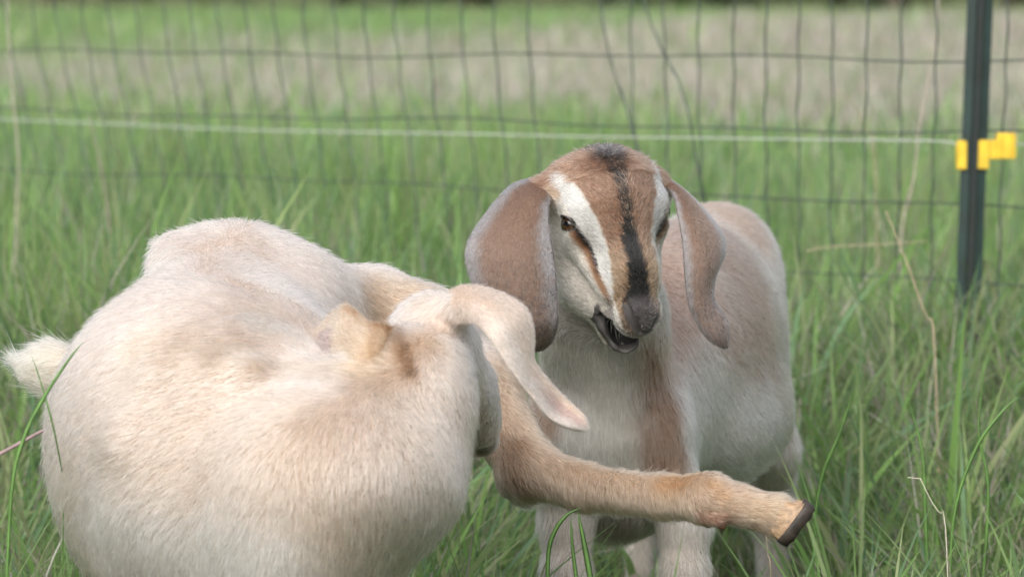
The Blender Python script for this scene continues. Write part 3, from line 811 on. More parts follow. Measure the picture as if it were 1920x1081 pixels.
lift = 0.30 * (1 - headw) + headw * (.36 + .34 * topw[:, 0]); lift = np.where(muz, .5, lift); lift = np.where(wl_, .85, lift)
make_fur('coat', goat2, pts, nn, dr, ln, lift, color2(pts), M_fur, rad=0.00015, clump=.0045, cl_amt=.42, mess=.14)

wr = np.random.default_rng(5); wr_p = []; wr_d = []
for m in (-1, 1):
    for i in range(16):
        f_ = wr.uniform(.085, .112); n_ = wr.uniform(-.030, -.010) if i % 2 else wr.uniform(-.078, -.066)
        q = H(.001 + m * wr.uniform(.012, .022), f_, n_)[None]
        for _ in range(4): q = q - S2.grad(q) * S2(q)[:, None]
        wr_p.append(q[0]); wr_d.append(S2.grad(q)[0])
wr_p = np.array(wr_p); wr_d = np.array(wr_d)
make_fur('whiskers', goat2, wr_p, wr_d, np.tile(hf * .6 - np.array([0, 0, .6]), (len(wr_p), 1)), np.full(len(wr_p), .020), np.full(len(wr_p), .75), np.tile((.35, .32, .28), (len(wr_p), 1)), M_fur, rad=.00010, clump=0)

# --- cream goat
goat1 = empty('goat', (P(430, 800, 3.65)[0], 3.65, 0.0))
tag(goat1, 'cream goat with its head turned back and one hind leg stretched forward', 'goat', 'goats in the pasture')
vn1 = vnormals(V1, F1)
C1 = color1(V1)
link_mesh('body', V1, F1, M_skin, goat1, cols=C1 * 0.62)
for u2, Y2 in ((555, 3.43), (715, 3.55), (270, 3.89)): hooves(goat1, P(u2, 1400, Y2), Y2)

# the raised hoof: pale wall, dark flat sole
def raised_hoof():
    h = empty('hoof', (0, 0, 0)); 
    bpy.data.objects.remove(h)
    A = P(1452, 963, 3.65); ax_ = nrm(np.array([0.86, 0, -0.42])); up_ = nrm(np.array([0.55, 0, 0.83])); dp = np.array([0, 1.0, 0])
    Cs = P(1487, 976, 3.645)                      # sole centre
    sn = nrm(np.array([0.80, -0.08, -0.60])); st = nrm(np.array([0.60, 0, 0.80])); sb_ = np.cross(sn, st)
    for m in (-1, 1):
        rings = []
        for t, ra, rb, off in ((0.0, 0.0165, .010, 0.0085), (0.35, 0.0185, .0100, 0.0095), (0.7, 0.0205, .0105, 0.0100), (1.0, 0.0228, .0108, 0.0105)):
            c = A * (1 - t) + Cs * t + dp * m * off
            tv = nrm(nrm(np.array([.42, 0, .90])) * (1 - t) + st * t)
            for a in np.linspace(0, 2 * np.pi, 25)[:-1]:
                sg = math.cos(a); rings.append(c + tv * ra * np.sign(sg) * abs(sg) ** .8 + dp * rb * math.sin(a))
        n_ = 24
        f = [(i * n_ + j, i * n_ + (j + 1) % n_, (i + 1) * n_ + (j + 1) % n_, (i + 1) * n_ + j) for i in range(3) for j in range(n_)]
        f += [tuple(range(n_))[::-1], tuple(range(3 * n_, 4 * n_))]
        w1 = link_mesh('hoof', rings, f, M_hoofpale, goat1)
        last = np.array(rings[3 * n_:]); cc = last.mean(0); rings2 = []
        for t, sc_, ps in ((-0.003, 1.02, 0), (-0.0005, 1.05, 0), (0.0085, 1.0, 0), (0.0082, 0.90, 0), (0.0055, 0.72, 0)):
            wav = 0.0008 * np.sin(np.arange(n_) * 1.7 + m)
            rings2 += list(cc + (last - cc) * sc_ + sn * (t + wav[:, None] * (t > .002)))
        f = [(i * n_ + j, i * n_ + (j + 1) % n_, (i + 1) * n_ + (j + 1) % n_, (i + 1) * n_ + j) for i in range(4) for j in range(n_)]
        f += [tuple(range(n_))[::-1], tuple(range(4 * n_, 5 * n_))]
        link_mesh('sole', rings2, f, M_horn, w1)
raised_hoof()
def dewclaw(c, d, r, L):
    c = np.asarray(c); d = nrm(np.asarray(d, float)); a = nrm(np.cross(d, [0, 1, 0])); b = np.cross(d, a); V = []
    for t, s_ in ((0, 1), (.35, 1.0), (.7, .75), (1, .3)):
        V += [c + d * L * t + (a * math.cos(x) + b * math.sin(x)) * r * s_ for x in np.linspace(0, 6.283, 13)[:-1]]
    f = [(i * 12 + j, i * 12 + (j + 1) % 12, (i + 1) * 12 + (j + 1) % 12, (i + 1) * 12 + j) for i in range(3) for j in range(12)] + [tuple(range(12))[::-1], tuple(range(36, 48))]
    link_mesh('dewclaw', V, f, M_dew, goat1)
M_dew = mat_simple('dewclaw_horn', (0.07, 0.036, 0.024), 0.4, noise=.4, scale=200)
dewclaw(P(1350, 976, 3.650), (0.45, -.3, -.8), .0058, .009); dewclaw(P(1326, 974, 3.69), (0.3, .3, -.9), .0060, .008)

# ears of the cream goat
def col_ear1(p, rp, cp, sd):
    c = np.tile(np.array([0.55, 0.42, 0.33]), (len(p), 1))
    c = mix(c, (0.592, 0.512, 0.456), sstep(.45, .8, cp + W_mid(p) * .08) * .8)
    c = mix(c, (0.448, 0.288, 0.188), sstep(.35, .1, np.abs(cp - .25) + W_mid(p) * .06) * sstep(.2, .5, rp) * .35)
    c = mix(c, (0.36, 0.235, 0.20), sstep(.60, .75, rp) * sstep(.35, .1, np.abs(cp - .55)) * sstep(1.0, .93, rp) * .85)
    c = mix(c, (0.440, 0.288, 0.272), (sd < 0) * .4)
    return c
# main ear: starts at the side of the poll, folds over and hangs down to the right
Lp = Ps((812, 566, 3.60), (868, 535, 3.555), (936, 547, 3.525), (986, 578, 3.51), (1000, 625, 3.505), (1001, 672, 3.50), (1030, 715, 3.50), (1062, 748, 3.50), (1090, 775, 3.495), (1102, 795, 3.49))
Rp_ = Ps((816, 606, 3.60), (856, 606, 3.53), (890, 606, 3.485), (915, 630, 3.46), (938, 662, 3.455), (966, 704, 3.455), (998, 745, 3.46), (1030, 782, 3.465), (1062, 799, 3.47), (1092, 806, 3.48))
Ve, Fe, pe = sheet(Lp, Rp_, [(.012, 0.004), (.018, 0.006), (.016, 0.006), (.010, 0.003), (.006, 0), (.003, 0), (-.002, 0), (-.006, 0), (-.004, 0), (0, 0)], 0.0045, nr_, nc_, 0.3)
build_ear(goat1, Ve, Fe, pe, col_ear1, 30000, .0075, .25)
# the far ear, lying against the flank
def col_ear1b(p, rp, cp, sd):
    c = np.tile(np.array([0.50, 0.37, 0.26]), (len(p), 1))
    st = np.sin(rp * 60 + W_mid(p) * 2.0) * .5 + .5
    c = mix(c, (0.33, 0.20, 0.11), st * sstep(.62, .40, rp) * .55)
    c = mix(c, (0.27, 0.145, 0.07), sstep(.24, .06, cp + W_hi(p) * .04) * sstep(.75, .60, rp) * .85)
    c = mix(c, (0.56, 0.46, 0.36), sstep(.52, .60, rp) * sstep(.72, .62, rp) * .6)
    c = mix(c, (0.30, 0.225, 0.225), sstep(.64, .68, rp + W_mid(p) * .01) * sstep(.28, .36, cp + W_mid(p) * .03) * .9)
    return c
Lp = Ps((760, 625, 3.58), (722, 608, 3.515), (690, 602, 3.51), (664, 580, 3.54), (645, 572, 3.55), (622, 588, 3.57), (604, 612, 3.59), (590, 632, 3.61))
Rp_ = Ps((745, 680, 3.56), (716, 686, 3.485), (688, 690, 3.475), (664, 688, 3.48), (642, 680, 3.525), (620, 670, 3.55), (602, 654, 3.575), (590, 640, 3.605))
Ve, Fe, pe = sheet(Lp, Rp_, [(.010, 0)] * 2 + [(.016, 0)] * 4 + [(.012, 0), (.0, 0)], 0.005, nr_, nc_)
build_ear(goat1, Ve, Fe, pe, col_ear1b, 14000, .010, .45, mess=.2)

pts, fn, tri, bw = sample_surface(V1, F1, int(330000 * NF), wfun_for())
nn = nrm((vn1[tri] * bw[:, :, None]).sum(1))
seeds1 = [(P(*a), D(*b), sg) for a, b, sg in [
    ((330, 450, 3.8), (-.1, .9), .05), ((440, 480, 3.75), (.1, 1), .05), ((560, 540, 3.75), (.45, 1), .05), ((640, 600, 3.75), (.5, .8), .04), ((480, 570, 3.68), (.25, 1), .05),
    ((560, 640, 3.6), (-.6, .35), .035), ((640, 685, 3.5), (-1, -.25), .03), ((700, 690, 3.48), (-.9, -.55), .025), ((540, 720, 3.45), (-1, .15), .05),
    ((250, 560, 3.75), (-.6, .7), .05), ((180, 640, 3.7), (-.8, .5), .05), ((330, 640, 3.6), (-.7, .7), .05), ((260, 760, 3.5), (-1, .3), .06), ((130, 780, 3.6), (-.9, .4), .05), ((130, 900, 3.6), (-.6, .8), .06),
    ((330, 870, 3.45), (-.8, .6), .06), ((420, 780, 3.45), (-.95, .35), .05), ((460, 960, 3.42), (-.35, 1), .06), ((300, 1050, 3.5), (-.3, 1), .07), ((580, 960, 3.35), (0, 1), .06), ((650, 820, 3.36), (-.2, 1), .05),
    ((700, 1000, 3.38), (.05, 1), .06), ((820, 820, 3.42), (.08, 1), .05), ((740, 740, 3.42), (-.25, 1), .04), ((860, 700, 3.5), (.15, 1), .04), ((790, 600, 3.55), (-.5, .6), .03), ((840, 650, 3.5), (-.1, 1), .03),
    ((925, 740, 3.65), (.1, 1), .03), ((910, 840, 3.68), (-.2, 1), .03),
    ((700, 540, 3.85), (1, .3), .04), ((780, 570, 3.85), (1, .25), .04),
    ((950, 740, 3.8), (.4, 1), .03), ((1000, 860, 3.75), (.6, .9), .03), ((1060, 900, 3.72), (.35, 1), .03), ((1160, 920, 3.7), (.4, 1), .03), ((1280, 930, 3.68), (.5, .8), .03), ((1400, 950, 3.65), (1, .3), .03), ((1455, 960, 3.65), (1, .35), .02),
    ((60, 680, 3.85), (-1, -.2), .03), ((130, 700, 3.8), (-1, 0), .02),
    ((500, 1200, 3.45), (0, 1), .1)]]
dr = nrm(flow_field(pts, seeds1) + 0.13 * np.stack([Wave(13, seed=40 + i)(pts) for i in range(3)], 1) + 0.05 * np.stack([Wave(45, seed=50 + i)(pts) for i in range(3)], 1))
u_, v_ = uvpix(pts)
ln = np.full(len(pts), .0150)
ln = np.where((u_ > 890) , .013, ln); ln = np.where(u_ > 1300, .008, ln); ln = np.where(u_ > 1430, .014, ln)
tail = (u_ < 135) & (v_ < 760) & (pts[:, 1] > 3.7); 
dt, _ = seg_dist(pts, Ps((120, 695, 3.81), (40, 678, 3.85))); tail = dt < .028
ln = np.where(tail, .030, ln)
crest, _ = seg_dist(pts, Ps((560, 640, 3.55), (640, 680, 3.5), (740, 690, 3.48))); ln = np.where(crest < .02, .020, ln)
ln = np.where((pts[:, 1] > 3.6) & (v_ > 700) & (u_ > 892) & (u_ < 948), .007, ln)
nape = seg_dist(pts, surf(1, (748, 618, 3.53), (764, 672, 3.52), (770, 695, 3.5)))[0] < .012; ln = np.where(nape, .014, ln)
lift = np.full(len(pts), .26); lift = np.where(crest < .02, .5, lift); lift = np.where(nape, .75, lift); lift = np.where(tail, .12, lift)
dt2 = np.linalg.norm(pts - P(292, 448, 3.86), axis=1); tuft = dt2 < .008; ln = np.where(tuft, .022, ln); lift = np.where(tuft, 1.2, lift)
cl = color1(pts); cl = mix(cl, (0.60, 0.50, 0.36), tail * 0.8)
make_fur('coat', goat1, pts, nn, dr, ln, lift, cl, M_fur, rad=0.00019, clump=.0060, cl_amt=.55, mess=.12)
# ================================================================== SETTING
def ground_z(x, y):
    x = np.asarray(x, float); y = np.asarray(y, float)
    z = np.interp(y, [-5, 4.6, 5.6, 7.5, 13, 22, 45, 60, 90, 300], [0, 0, .17, .25, .30, .30, .23, .24, .6, 5.0])
    b = 0.012 * np.sin(x * 3.1 + y * 1.3) + 0.010 * np.sin(x * 1.2 - y * 2.3 + 1) + 0.02 * np.sin(x * .35 + y * .22) * np.clip((y - 6) / 10, 0, 1)
    return z + b * np.clip((y - 4.9) / .8, 0.1, 1)
ys = np.concatenate([np.arange(-6, 2, 1.0), np.arange(2, 9, .12), np.arange(9, 25, .5), np.arange(25, 60, 2), np.array([60, 75, 90, 120, 160, 220, 300])])
xs = np.concatenate([-np.geomspace(2.2, 200, 24)[::-1], np.arange(-2, 2.01, .12), np.geomspace(2.2, 200, 24)])
XX, YY = np.meshgrid(xs, ys, indexing='ij'); ZZ = ground_z(XX, YY)
nx, ny = XX.shape; gi = (np.arange(nx - 1)[:, None] * ny + np.arange(ny - 1)[None]).ravel()
M_g, t_, b_ = mat_new('pasture_soil'); b_.inputs['Roughness'].default_value = 0.95; b_.inputs['Specular IOR Level'].default_value = .1
g_ = t_.nodes.new('ShaderNodeNewGeometry'); n1 = t_.nodes.new('ShaderNodeTexNoise'); n1.inputs['Scale'].default_value = 14; n1.inputs['Detail'].default_value = 8
n2 = t_.nodes.new('ShaderNodeTexNoise'); n2.inputs['Scale'].default_value = .6; n2.inputs['Detail'].default_value = 4
t_.links.new(g_.outputs['Position'], n1.inputs['Vector']); t_.links.new(g_.outputs['Position'], n2.inputs['Vector'])
r1 = t_.nodes.new('ShaderNodeValToRGB'); e = r1.color_ramp.elements; e[0].position = .35; e[0].color = (.04, .06, .022, 1); e[1].position = .7; e[1].color = (.12, .13, .06, 1)
r2 = t_.nodes.new('ShaderNodeValToRGB'); e = r2.color_ramp.elements; e[0].position = .4; e[0].color = (.055, .095, .028, 1); e[1].position = .6; e[1].color = (.16, .15, .075, 1)
t_.links.new(n1.outputs['Fac'], r1.inputs['Fac']); t_.links.new(n2.outputs['Fac'], r2.inputs['Fac'])
sp = t_.nodes.new('ShaderNodeSeparateXYZ'); t_.links.new(g_.outputs['Position'], sp.inputs[0])
mr = t_.nodes.new('ShaderNodeMapRange'); mr.inputs['From Min'].default_value = 8; mr.inputs['From Max'].default_value = 25; t_.links.new(sp.outputs['Y'], mr.inputs['Value'])
mx = t_.nodes.new('ShaderNodeMixRGB'); t_.links.new(mr.outputs[0], mx.inputs['Fac']); t_.links.new(r1.outputs[0], mx.inputs['Color1']); t_.links.new(r2.outputs[0], mx.inputs['Color2'])
t_.links.new(mx.outputs[0], b_.inputs['Base Color'])
ground = link_mesh('ground', np.stack([XX, YY, ZZ], -1).reshape(-1, 3), np.stack([gi, gi + ny, gi + ny + 1, gi + 1], 1), M_g)
tag(ground, kind='structure')

M_grass = mat_attr('grass_blades', rough=0.5, spec=0.35, transl=0.55)
M_dry = mat_attr('dry_grass_blades', rough=0.7, spec=0.2, transl=0.25)
GREENS = np.array([[.215, .345, .130], [.175, .300, .115], [.255, .375, .150], [.165, .295, .155], [.215, .385, .115], [.30, .36, .190]])
DRYS = np.array([[.56, .48, .40], [.46, .38, .32], [.62, .56, .49], [.33, .26, .21], [.54, .45, .43], [.52, .48, .36]])
def blades(n, x, y, h, wd, lean, bend, col, seg=4, az=None):
    """one mesh of bent, tapering, folded grass blades"""
    z = ground_z(x, y) - 0.01
    az = rng.uniform(0, 6.283, n) if az is None else az
    fa = az + rng.normal(size=n) * .8 + 1.57
    d = np.stack([np.cos(az), np.sin(az)], 1); sdv = np.stack([np.cos(fa), np.sin(fa)], 1)
    tt = np.linspace(0, 1, seg + 1); V = np.zeros((n, seg + 1, 2, 3)); Cc = np.zeros((n, seg + 1, 2, 3))
    for i, t in enumerate(tt):
        ang = lean + bend * t
        off = h * (np.sin(lean) * t + np.sin(np.clip(bend, 0, 2.6)) * t * t * .55)
        zz = h * (t * np.cos(lean) - (1 - np.cos(bend)) * t * t * .45)
        c = np.stack([x + d[:, 0] * off, y + d[:, 1] * off, z + zz], 1)
        ww = wd * (0.65 + 0.7 * t - 1.35 * t ** 2.2) * 0.5 if i < seg else wd * 0.02
        o3 = np.stack([sdv[:, 0] * ww, sdv[:, 1] * ww, ww * 0.3], 1)
        V[:, i, 0] = c - o3; V[:, i, 1] = c + o3
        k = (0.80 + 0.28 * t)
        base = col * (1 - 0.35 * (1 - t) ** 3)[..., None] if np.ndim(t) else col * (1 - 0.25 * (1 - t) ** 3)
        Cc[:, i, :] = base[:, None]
    idx = (np.arange(n)[:, None] * (seg + 1) * 2 + np.arange(seg)[None] * 2).ravel()
    F = np.stack([idx, idx + 1, idx + 3, idx + 2], 1)
    return V.reshape(-1, 3), F, Cc.reshape(-1, 3)
def grass_zone(name, n, y0, y1, hmin, hmax, w0, w1, lean_s, bend_s, dry_fn, seg, mat, label, cat, margin=1.5, hfn=None, zbias=1.0):
    y = y0 + (y1 - y0) * rng.random(n) ** zbias
    x = rng.uniform(-1, 1, n) * (y * 0.1333 * margin + 0.25)
    cl = Wave(1.6, seed=11)(np.stack([x, y, 0 * x], 1)); cl2 = Wave(5.0, seed=12)(np.stack([x, y, 0 * x], 1))
    h = rng.uniform(hmin, hmax, n) * (1 + .22 * cl + .22 * cl2)
    if hfn is not None: h = h * hfn(x, y)
    wd = rng.uniform(w0, w1, n)
    isdry = rng.random(n) < dry_fn(x, y)
    col = GREENS[rng.integers(0, len(GREENS), n)] * (1 + .18 * cl2)[:, None] * rng.uniform(.75, 1.25, n)[:, None]
    yel = (.5 + .5 * cl)[:, None] * .25; col = col * (1 - yel) + col * np.array([1.35, 1.1, .8]) * yel
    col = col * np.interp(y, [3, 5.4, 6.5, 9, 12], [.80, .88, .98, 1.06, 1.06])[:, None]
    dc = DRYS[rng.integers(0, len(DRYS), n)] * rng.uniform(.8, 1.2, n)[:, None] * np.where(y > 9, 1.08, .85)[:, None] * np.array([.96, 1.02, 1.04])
    col = np.where(isdry[:, None], dc, col); wd = np.where(isdry, wd * .6, wd)
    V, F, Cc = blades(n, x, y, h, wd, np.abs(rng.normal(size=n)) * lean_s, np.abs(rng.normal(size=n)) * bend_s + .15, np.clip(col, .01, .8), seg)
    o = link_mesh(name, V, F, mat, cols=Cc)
    return tag(o, label, cat, kind='stuff')
sm = lambda a, b, v: sstep(a, b, v)
def near_h(x, y):
    u = x / y * FPX + 960
    under = sstep(900, 990, u) * (1 - sstep(1500, 1580, u)) * sstep(3.5, 3.7, y) * (1 - sstep(4.9, 5.1, y))
    return 1 - .55 * under
G = 1.0
# tangled pasture grass round the goats and up to the fence
grass_zone('grass', int(42000 * G), 2.6, 5.7, .10, .26, .003, .0065, .45, .9, lambda x, y: .20 + .10 * (x > .25), 5, M_grass, 'tangled green pasture grass with dry stems around the goats', 'grass', 1.6, hfn=near_h)
grass_zone('broad_grass', int(3400 * G), 2.7, 5.9, .16, .30, .008, .014, .35, .6, lambda x, y: .06 + 0 * x, 7, M_grass, 'scattered broad grass blades standing among the finer grass', 'grass', 1.6, hfn=near_h)
grass_zone('dry_thatch', int(9000 * G), 2.7, 6.2, .10, .22, .002, .004, 1.15, .35, lambda x, y: .93 + 0 * x, 4, M_dry, 'pale dead grass lying among the green blades', 'dead grass', 1.6, hfn=near_h)
# upright tall blades along and beyond the fence
grass_zone('fence_grass', int(48000 * G), 5.5, 9.5, .12, .28, .004, .009, .14, .35, lambda x, y: .10 + .06 * (x > .4), 4, M_grass, 'tall upright green grass growing along the wire fence', 'grass', 2.0, hfn=lambda x, y: np.where(x < .05 * y, .95, .62))
def dryband(x, y):
    u = x / y * FPX + 960
    n_ = Wave(.16, seed=31)(np.stack([x, y * .8, 0 * x], 1)) * 2.5
    lo = np.interp(u, [0, 1920], [13.0, 11.0]) + n_ * .5; hi = np.interp(u, [0, 900, 1200, 1920], [20, 22, 32, 50]) + n_
    mott = .95 + .12 * Wave(.5, seed=33)(np.stack([x, y, 0 * x], 1))
    return .06 + .82 * mott * sm(-1.2, 1.5, y - lo) * (1 - sm(-2, 3, y - hi)) * np.interp(u, [0, 700, 1920], [.78, .95, 1.05])
grass_zone('meadow_grass', int(110000 * G), 9.3, 24, .07, .18, .010, .020, .25, .5, dryband, 3, M_grass, 'blurred green and straw coloured meadow grass behind the fence', 'grass', 2.1, zbias=.8)
grass_zone('far_meadow_grass', int(95000 * G), 23, 52, .12, .26, .02, .045, .25, .5, dryband, 3, M_grass, 'far band of dry and green meadow grass below the trees', 'grass', 2.1)

# ------------------------------------------------------------------ fence
FA = P(0, 300, 7.20); FB = P(1920, 300, 5.62)
fdir = np.array([FB[0] - FA[0], FB[1] - FA[1], 0]); FL = np.linalg.norm(fdir); fdir /= FL
fn_ = np.array([-fdir[1], fdir[0], 0]); fn_ = fn_ * np.sign(-fn_[1])     # towards the camera
def s_of_u(u):
    """distance along the fence line of the vertical plane through image column u"""
    k = (u - 960.0) / FPX * 0.9968
    return (FA[0] - k * FA[1]) / (k * fdir[1] - fdir[0])
def FP(s, z, out=0.0): return np.array([FA[0], FA[1], 0]) + fdir * s + fn_ * out + np.array([0, 0, z])
M_wire = mat_simple('galvanised_wire_weathered', (.060, .078, .070), .55, metal=.3, noise=.3, scale=60)
fence = empty('wire_fence', FP(1.2, float(ground_z(0, 6.3)))); tag(fence, 'welded wire mesh fence with narrow upright rectangles crossing the whole picture behind the goats', 'fence')
def z_line(s, i):                       # height of the i-th horizontal wire (0 = the highest in the picture)
    return .664 + .019 * s / FL - i * .1095 + .003 * math.sin(s * 5 + i * 2) + .0025 * math.sin(s * 11 + i)
ss = np.linspace(-1.6, FL + .55, 90)
for i in range(-3, 5):
    tube([FP(s, z_line(s, i), .0015 * math.sin(s * 9 + i)) for s in ss], 0.0014, 6, 'horizontal_wire', M_wire, fence)
WIRES = [-560, -500, -440, -385, -330, -275, -225, -175, -125, -75, -28, 22, 72, 118, 168, 215, 265, 317, 367, 418, 470, 522, 578, 635, 692, 748, 808, 870, 931, 995, 1186, 1249, 1312, 1378, 1438, 1500, 1563, 1627, 1693, 1758, 1822, 1890, 1957, 2025, 2095, 2168, 2240, 2315, 2392, 2470]
for u0 in WIRES:
    sl = float(np.interp(u0, [0, 118, 470, 748, 995, 1249, 1900], [.24, .21, .14, .12, .09, .03, -.03])); ph = rng.uniform(0, 6.28); pts_ = []
    for v in np.linspace(-330, 620, 44):
        g = v - 100 if v > 100 else (v - 100) * .75
        if v > 340: g = 240 + (v - 340) * .72
        if v < 30: g = -52 + (v - 30) * .1
        u = u0 + sl * g + 2.0 * math.sin(v / 135.0 * 6.283 + ph) + 1.2 * math.sin(v / 60.0 + ph)
        s = s_of_u(u); pts_.append(FP(s, CAMZ - (v + 40) / FPX * FP(s, 0)[1], .0025))
    tube(pts_, 0.00145, 6, 'vertical_wire', M_wire, fence)
# two bent wires that cross the mesh at a slant
for pl in ([(1118, -60), (1130, 0), (1137, 50), (1147, 100), (1162, 150), (1180, 200), (1192, 250), (1208, 290), (1222, 330)], [(1196, -60), (1212, 0), (1228, 50), (1250, 100), (1278, 150), (1294, 200), (1304, 250), (1312, 300), (1330, 380)]):
    tube([FP(s_of_u(u), .8 - (v + 40) / FPX * FP(s_of_u(u), 0)[1], .006) for u, v in pl], 0.0016, 6, 'bent_wire', M_wire, fence)

# steel T-post with studs
Yp = FP(s_of_u(1832), 0)[1] - .03
post = empty('fence_post', (P(1818, 560, Yp)[0], Yp, .14)); tag(post, 'dark green steel T-post with a raised rib standing at the right end of the fence', 'fence post')
M_post = mat_simple('green_painted_steel', (.005, .022, .019), .5, noise=.35, scale=30, spec=.5, bump=.1)
def prism(name, prof, p0, p1, mat, parent):
    """extrude an (x, y) outline from p0 to p1"""
    n = len(prof); V = [np.array([p0[0] + a, p0[1] + b, p0[2]]) for a, b in prof] + [np.array([p1[0] + a, p1[1] + b, p1[2]]) for a, b in prof]
    f = [(i, (i + 1) % n, n + (i + 1) % n, n + i) for i in range(n)] + [tuple(range(n))[::-1], tuple(range(n, 2 * n))]
    return link_mesh(name, V, f, mat, parent, smooth=False)
pb = P(1817, 520, Yp); pt = P(1838, 0, Yp); dpz = (pt - pb) / (pt[2] - pb[2])
p_at = lambda z: pb + dpz * (z - pb[2])
P0, P1 = p_at(.02), p_at(1.35)
hw = .0190
prism('flange', [(-hw, .0025), (-hw, -.0008), (-.0035, -.0026), (.0035, -.0026), (hw, -.0008), (hw, .0025), (.004, .0035), (-.004, .0035)], P0, P1, M_post, post)
prism('stem', [(-.0042, .0036), (.0042, .0036), (.0028, .030), (-.0028, .030)], P0, P1, M_post, post)
prism('rib', [(-.0058, -.0027), (-.0045, -.0105), (.0045, -.0105), (.0058, -.0027)], P0, P1, mat_simple('rib_steel', (.004, .010, .009), .6, noise=.3, scale=30), post)
# yellow insulator clipped on the post
M_yel = mat_simple('yellow_plastic', (.64, .44, .03), .45, noise=.14, scale=50)
def box(name, lo, hi, mat, parent, bev=.0015, rot=0.0, cen=None):
    me = bpy.data.meshes.new(name); import bmesh
    bm = bmesh.new(); bmesh.ops.create_cube(bm, size=1)
    lo, hi = np.array(lo), np.array(hi)
    for v in bm.verts:
        q = (np.array(v.co) + .5) * (hi - lo) + lo
        if rot:
            c0 = (lo + hi) / 2 if cen is None else cen; r_ = q - c0; q = c0 + np.array([r_[0] * math.cos(rot) - r_[2] * math.sin(rot), r_[1], r_[0] * math.sin(rot) + r_[2] * math.cos(rot)])
        v.co = q
    bmesh.ops.bevel(bm, geom=bm.edges[:], offset=bev, segments=2, affect='EDGES'); bm.to_mesh(me); bm.free()
    me.materials.append(mat); o = bpy.data.objects.new(name, me); C.objects.link(o)
    if parent: o.parent = parent; o.matrix_parent_inverse = Matrix.Translation(parent.location).inverted()
    return o
ins = empty('fence_insulator', tuple(P(1832, 290, Yp - .01))); tag(ins, 'bright yellow plastic insulator clipped around the green fence post, holding the white wire', 'insulator')
def PX(u, v, dy=0.0): return P(u, v, Yp + dy)
def pbox(name, u0, v0, u1, v1, dy0, dy1, **k):
    a, b = PX(u0, v1), PX(u1, v0); return box(name, (a[0], Yp + dy0, a[2]), (b[0], Yp + dy1, b[2]), M_yel, ins, **k)
pbox('clip', 1794, 263, 1812, 317, -.008, .014)
pbox('clip', 1829, 262, 1854, 316, -.008, .014)
pbox('back_plate', 1797, 270, 1852, 310, .034, .040)
pbox('arm', 1853, 262, 1876, 298, -.004, .008)
pbox('wire_holder', 1868, 249, 1904, 297, -.010, .012)
pbox('ridge', 1874, 254, 1879, 293, -.0125, -.0095)
pbox('ridge', 1893, 254, 1898, 293, -.0125, -.0095)
# white electric wire
M_poly = mat_simple('white_poly_wire', (.42, .45, .42), .7, noise=.2, scale=300)
pw = [(-60, 218), (0, 223), (150, 229), (300, 236), (500, 244), (700, 248), (900, 251), (1100, 256), (1300, 258), (1500, 261), (1700, 263), (1770, 265), (1797, 271)]
pts_ = []
for u, v in pw:
    q = FP(s_of_u(u), 0); Yq = q[1] - .035; pts_.append(P(u, v, Yq))
pts_ = catmull(pts_, 80)
ew = tube(pts_, .0011, 8, 'electric_wire', M_poly); tag(ew, 'thin white electric wire running along the mesh fence to the yellow insulator', 'wire')
pts_ = [P(u, v, FP(s_of_u(u), 0)[1] - .035) for u, v in ((1904, 270), (1960, 271), (2050, 272))]
ew = tube(pts_, .0011, 8, 'electric_wire', M_poly); tag(ew, 'short end of white wire right of the yellow insulator', 'wire')

# ------------------------------------------------------------------ single dry stems and blades that stand out
M_stem = mat_simple('dry_stem', (.34, .28, .19), .8, noise=.3, scale=80)
M_stemp = mat_simple('purple_dry_stem', (.26, .19, .19), .75, noise=.3, scale=80)
M_pale = mat_simple('pale_stem', (.40, .35, .29), .8, noise=.2, scale=80)
M_blade = mat_simple('broad_grass_blade', (.11, .22, .055), .45, noise=.25, scale=50)
def stem(pix, Y, r0, r1, mat, name, label, cat='dry stem', drop=True):
    pts_ = [P(u, v, Y + (q[0] if q else 0)) for (u, v, *q) in pix]
    gz = float(ground_z(pts_[0][0], pts_[0][1])) - .01
    if drop and pts_[0][2] > gz + .01:
        a = pts_[0].copy(); b = pts_[1]; a = a + nrm(a - b) * .03; a[2] = gz; pts_ = [a] + pts_
    pts_ = catmull(pts_, 18); o = tube(pts_, np.linspace(r0, r1, 18) * .5, 6, name, mat); return tag(o, label, cat)
stem([(30, 420), (35, 300), (24, 180), (17, 90), (14, 0), (13, -60)], 6.4, .0030, .0022, M_pale, 'dry_stem', 'tall pale dry stem at the far left edge of the picture')
stem([(205, 430), (192, 330), (180, 270), (168, 215)], 6.3, .0035, .0018, M_stemp, 'dry_stem', 'dull brown stem rising behind the grass at upper left, left of the cream goat')
stem([(1690, 440), (1712, 340), (1726, 230), (1745, 120), (1757, 40), (1762, -60)], 6.0, .0036, .0022, M_pale, 'dry_stem', 'tall pale stem leaning just left of the green fence post')
stem([(1640, 300), (1622, 240), (1600, 195), (1572, 172), (1560, 178)], 6.2, .0026, .0015, M_stem, 'dry_stem', 'hooked dry stem with a drooping tip behind the mesh, left of the fence post')
stem([(1752, 640), (1735, 590), (1705, 505), (1680, 440), (1660, 396)], 5.0, .0030, .0018, M_stem, 'dry_stem', 'straight tan stem leaning to the left below the fence, near the post')
stem([(1512, 470, .3), (1560, 462, .3), (1640, 458, .3), (1740, 452, .3)], 5.1, .0020, .0012, M_stem, 'dry_stem', 'dry stem lying almost level behind the brown goat, left of the fence post', drop=False)
stem([(1774, 1003), (1760, 960), (1746, 938), (1727, 899), (1724, 896), (1702, 894)], 3.95, .0009, .0007, mat_simple('straw', (.66, .60, .50), .6), 'straw', 'thin bright straw with a bent top standing in the grass at lower right')
